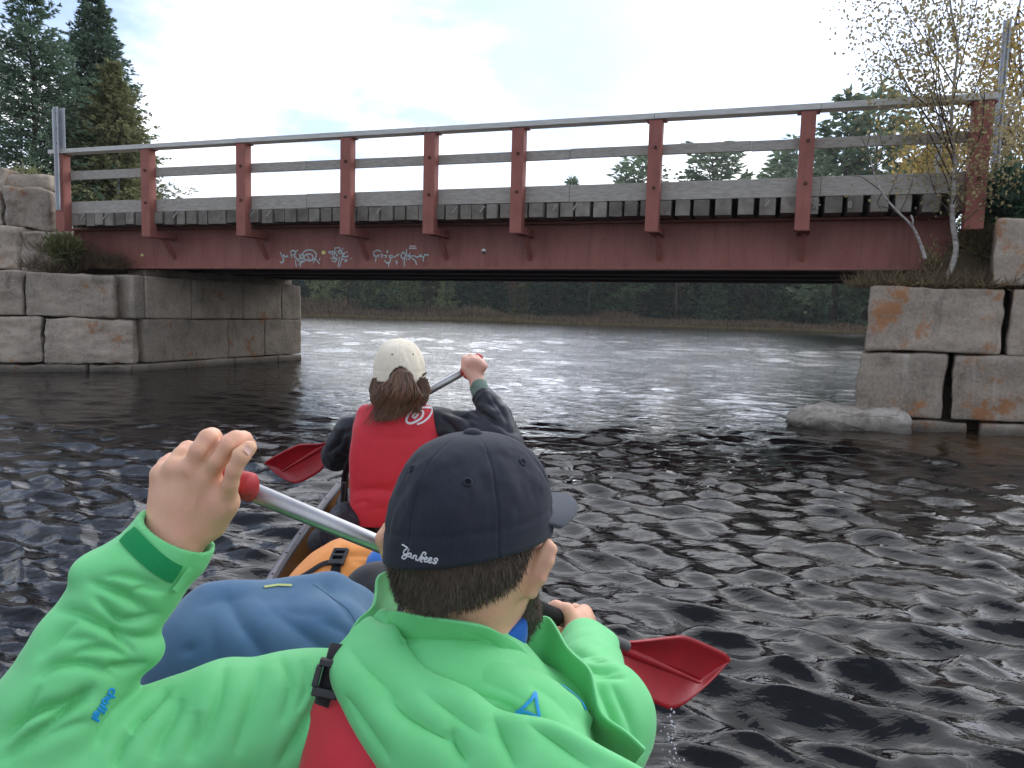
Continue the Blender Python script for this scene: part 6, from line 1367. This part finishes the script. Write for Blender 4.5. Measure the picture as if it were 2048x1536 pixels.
m = MB(); m.tube(smooth_path([P(688, 965, 2.56), P(684, 1010, 2.55), P(676, 1050, 2.55)], 3), .022, 8, flat=.3); m.tube(smooth_path([P(712, 900, 2.58), P(690, 950, 2.60), P(690, 1040, 2.60)], 3), .02, 8, flat=.3); obj('strap', m.out(), M_webb, wvest)
obj('hem', decal([(curve2([(712, 1049), (760, 1055), (800, 1057), (850, 1054)], 3), .006)], vb, .006, .002, 4), M_red, wvest)
# hair and cap
hw = Field(WH-.2, WH+.2, .0045)
hw.ell(WH-UZ*.018, (.088, .100, .095), (WR, WF, UZ), .01); hw.ell(P(758, 790, 2.57), (.028, .05, .045), None, .03); hw.ell(P(842, 788, 2.58), (.026, .05, .045), None, .03); hw.ell(P(805, 766, 2.52), (.030, .022, .026), None, .03); hw.chain([P(803, 752, 2.515), P(803, 775, 2.49), P(798, 800, 2.50)], [.026, .028, .016], .03)
hw.plane_cut(WH+WF*.045, WF); hw.noise(.003, (60, 60, 18), 2, 2); wh = obj('hair', hw.mesh(1), M_hair2, wmn)
rng = np.random.default_rng(6); m = MB()
for k in range(900):
    a = rng.normal(0, 1); b = rng.normal(0, 1); end = P(784+a*19-abs(b)*5, 827+b*8+a*(-4), 2.47+rng.normal(0, .010)); st = P(804+np.clip(a*9, -17, 17), 744+abs(b)*5, 2.475+rng.uniform(-.008, .008)); mid = P(803+np.clip(a*16, -34, 34)+b*4, 784+b*4, 2.438+rng.uniform(0, .035))
    if k % 6 == 0: end = P(752+rng.uniform(-4, 40), 836+rng.uniform(-2, 6), 2.46)
    if k % 7 == 1: end = P(835+rng.uniform(-8, 10), 815+rng.uniform(-6, 14), 2.49)
    p_ = smooth_path([st, mid, (mid+end)/2+np.array([0, .006, -.004]), end], 4); m.tube(p_, np.linspace(.0026, .0007, len(p_)), 4, caps=False)
for k in range(160):
    sg = rng.choice([-1, 1]); x = 800+sg*rng.uniform(34, 55); st = P(x, 762+rng.uniform(-8, 8), 2.53); e = P(800+sg*rng.uniform(20, 40), 800+rng.uniform(-10, 22), 2.50); mid = P(800+sg*rng.uniform(44, 61), 786, 2.52); p_ = smooth_path([st, mid, e], 5); m.tube(p_, np.linspace(.0024, .0007, len(p_)), 4, caps=False)
obj('ponytail', m.out(), M_hair2, wh)
Wc = P(799, 760, 2.60); wcg = cap_geo(Wc, WF, WR, .0885, .108, .142, 0.0, 9, 300, 48)
V_ = np.array(wcg[0]); F_ = np.array(wcg[1]); cen = V_[F_].mean(1); rel = cen-Wc; u_ = rel@WR; z_ = rel[:, 2]; back = rel@WF < 0
keep = ~(back & ((u_-.008)**2/.040**2+(z_+.004)**2/.058**2 < 1)); wcap = sheet('cap', (V_, F_[keep]), M_cream, wmn, .003); wcb = bvh_of(wcg)
sheet('brim', brim_geo(Wc, WF, WR, .084, .102, .07, .02), M_cream, wcap, .004)
tb = Field(Wc+UZ*.142-.02, Wc+UZ*.142+.02, .0015); tb.ell(Wc+UZ*.142, (.010, .010, .005), None, .001); obj('button', tb.mesh(1), M_cream, wcap)
obj('strap', decal([(curve2([(781, 757), (800, 762), (822, 760), (846, 750)], 3), .016)], wcb, .016, .006, 2, .002), M_cream, wcap)
obj('buckle', decal([([(840, 752), (847, 746)], .008)], wcb, .008, .010, 1.5, .002), M_rust, wcap)
for px, py in ((785, 709), (826, 709)):
    h_, n_ = bhit(wcb, px, py); m = MB(); m.tube([h_+n_*.001, h_+n_*.003], .0035, 8); obj('eyelet', m.out(), mat('eyelet_brown', (.28, .22, .15), .8), wcap)
# ================================================================== AIR
hz_ = MB(); hz_.box((20, 155, 14), (np.array([1., 0, 0]), np.array([0, 1., 0]), UZ), (300, 180, 17))
hm_ = bpy.data.materials.new('lake_haze'); hm_.use_nodes = True; hn = hm_.node_tree; hn.nodes.remove(hn.nodes['Principled BSDF'])
pv = hn.nodes.new('ShaderNodeVolumePrincipled'); pv.inputs['Color'].default_value = (.93, .96, 1, 1); pv.inputs['Density'].default_value = .0004; hn.links.new(pv.outputs[0], hn.nodes['Material Output'].inputs['Volume'])
haze = obj('haze', hz_.out(), hm_, smooth=False); haze['kind'] = 'stuff'
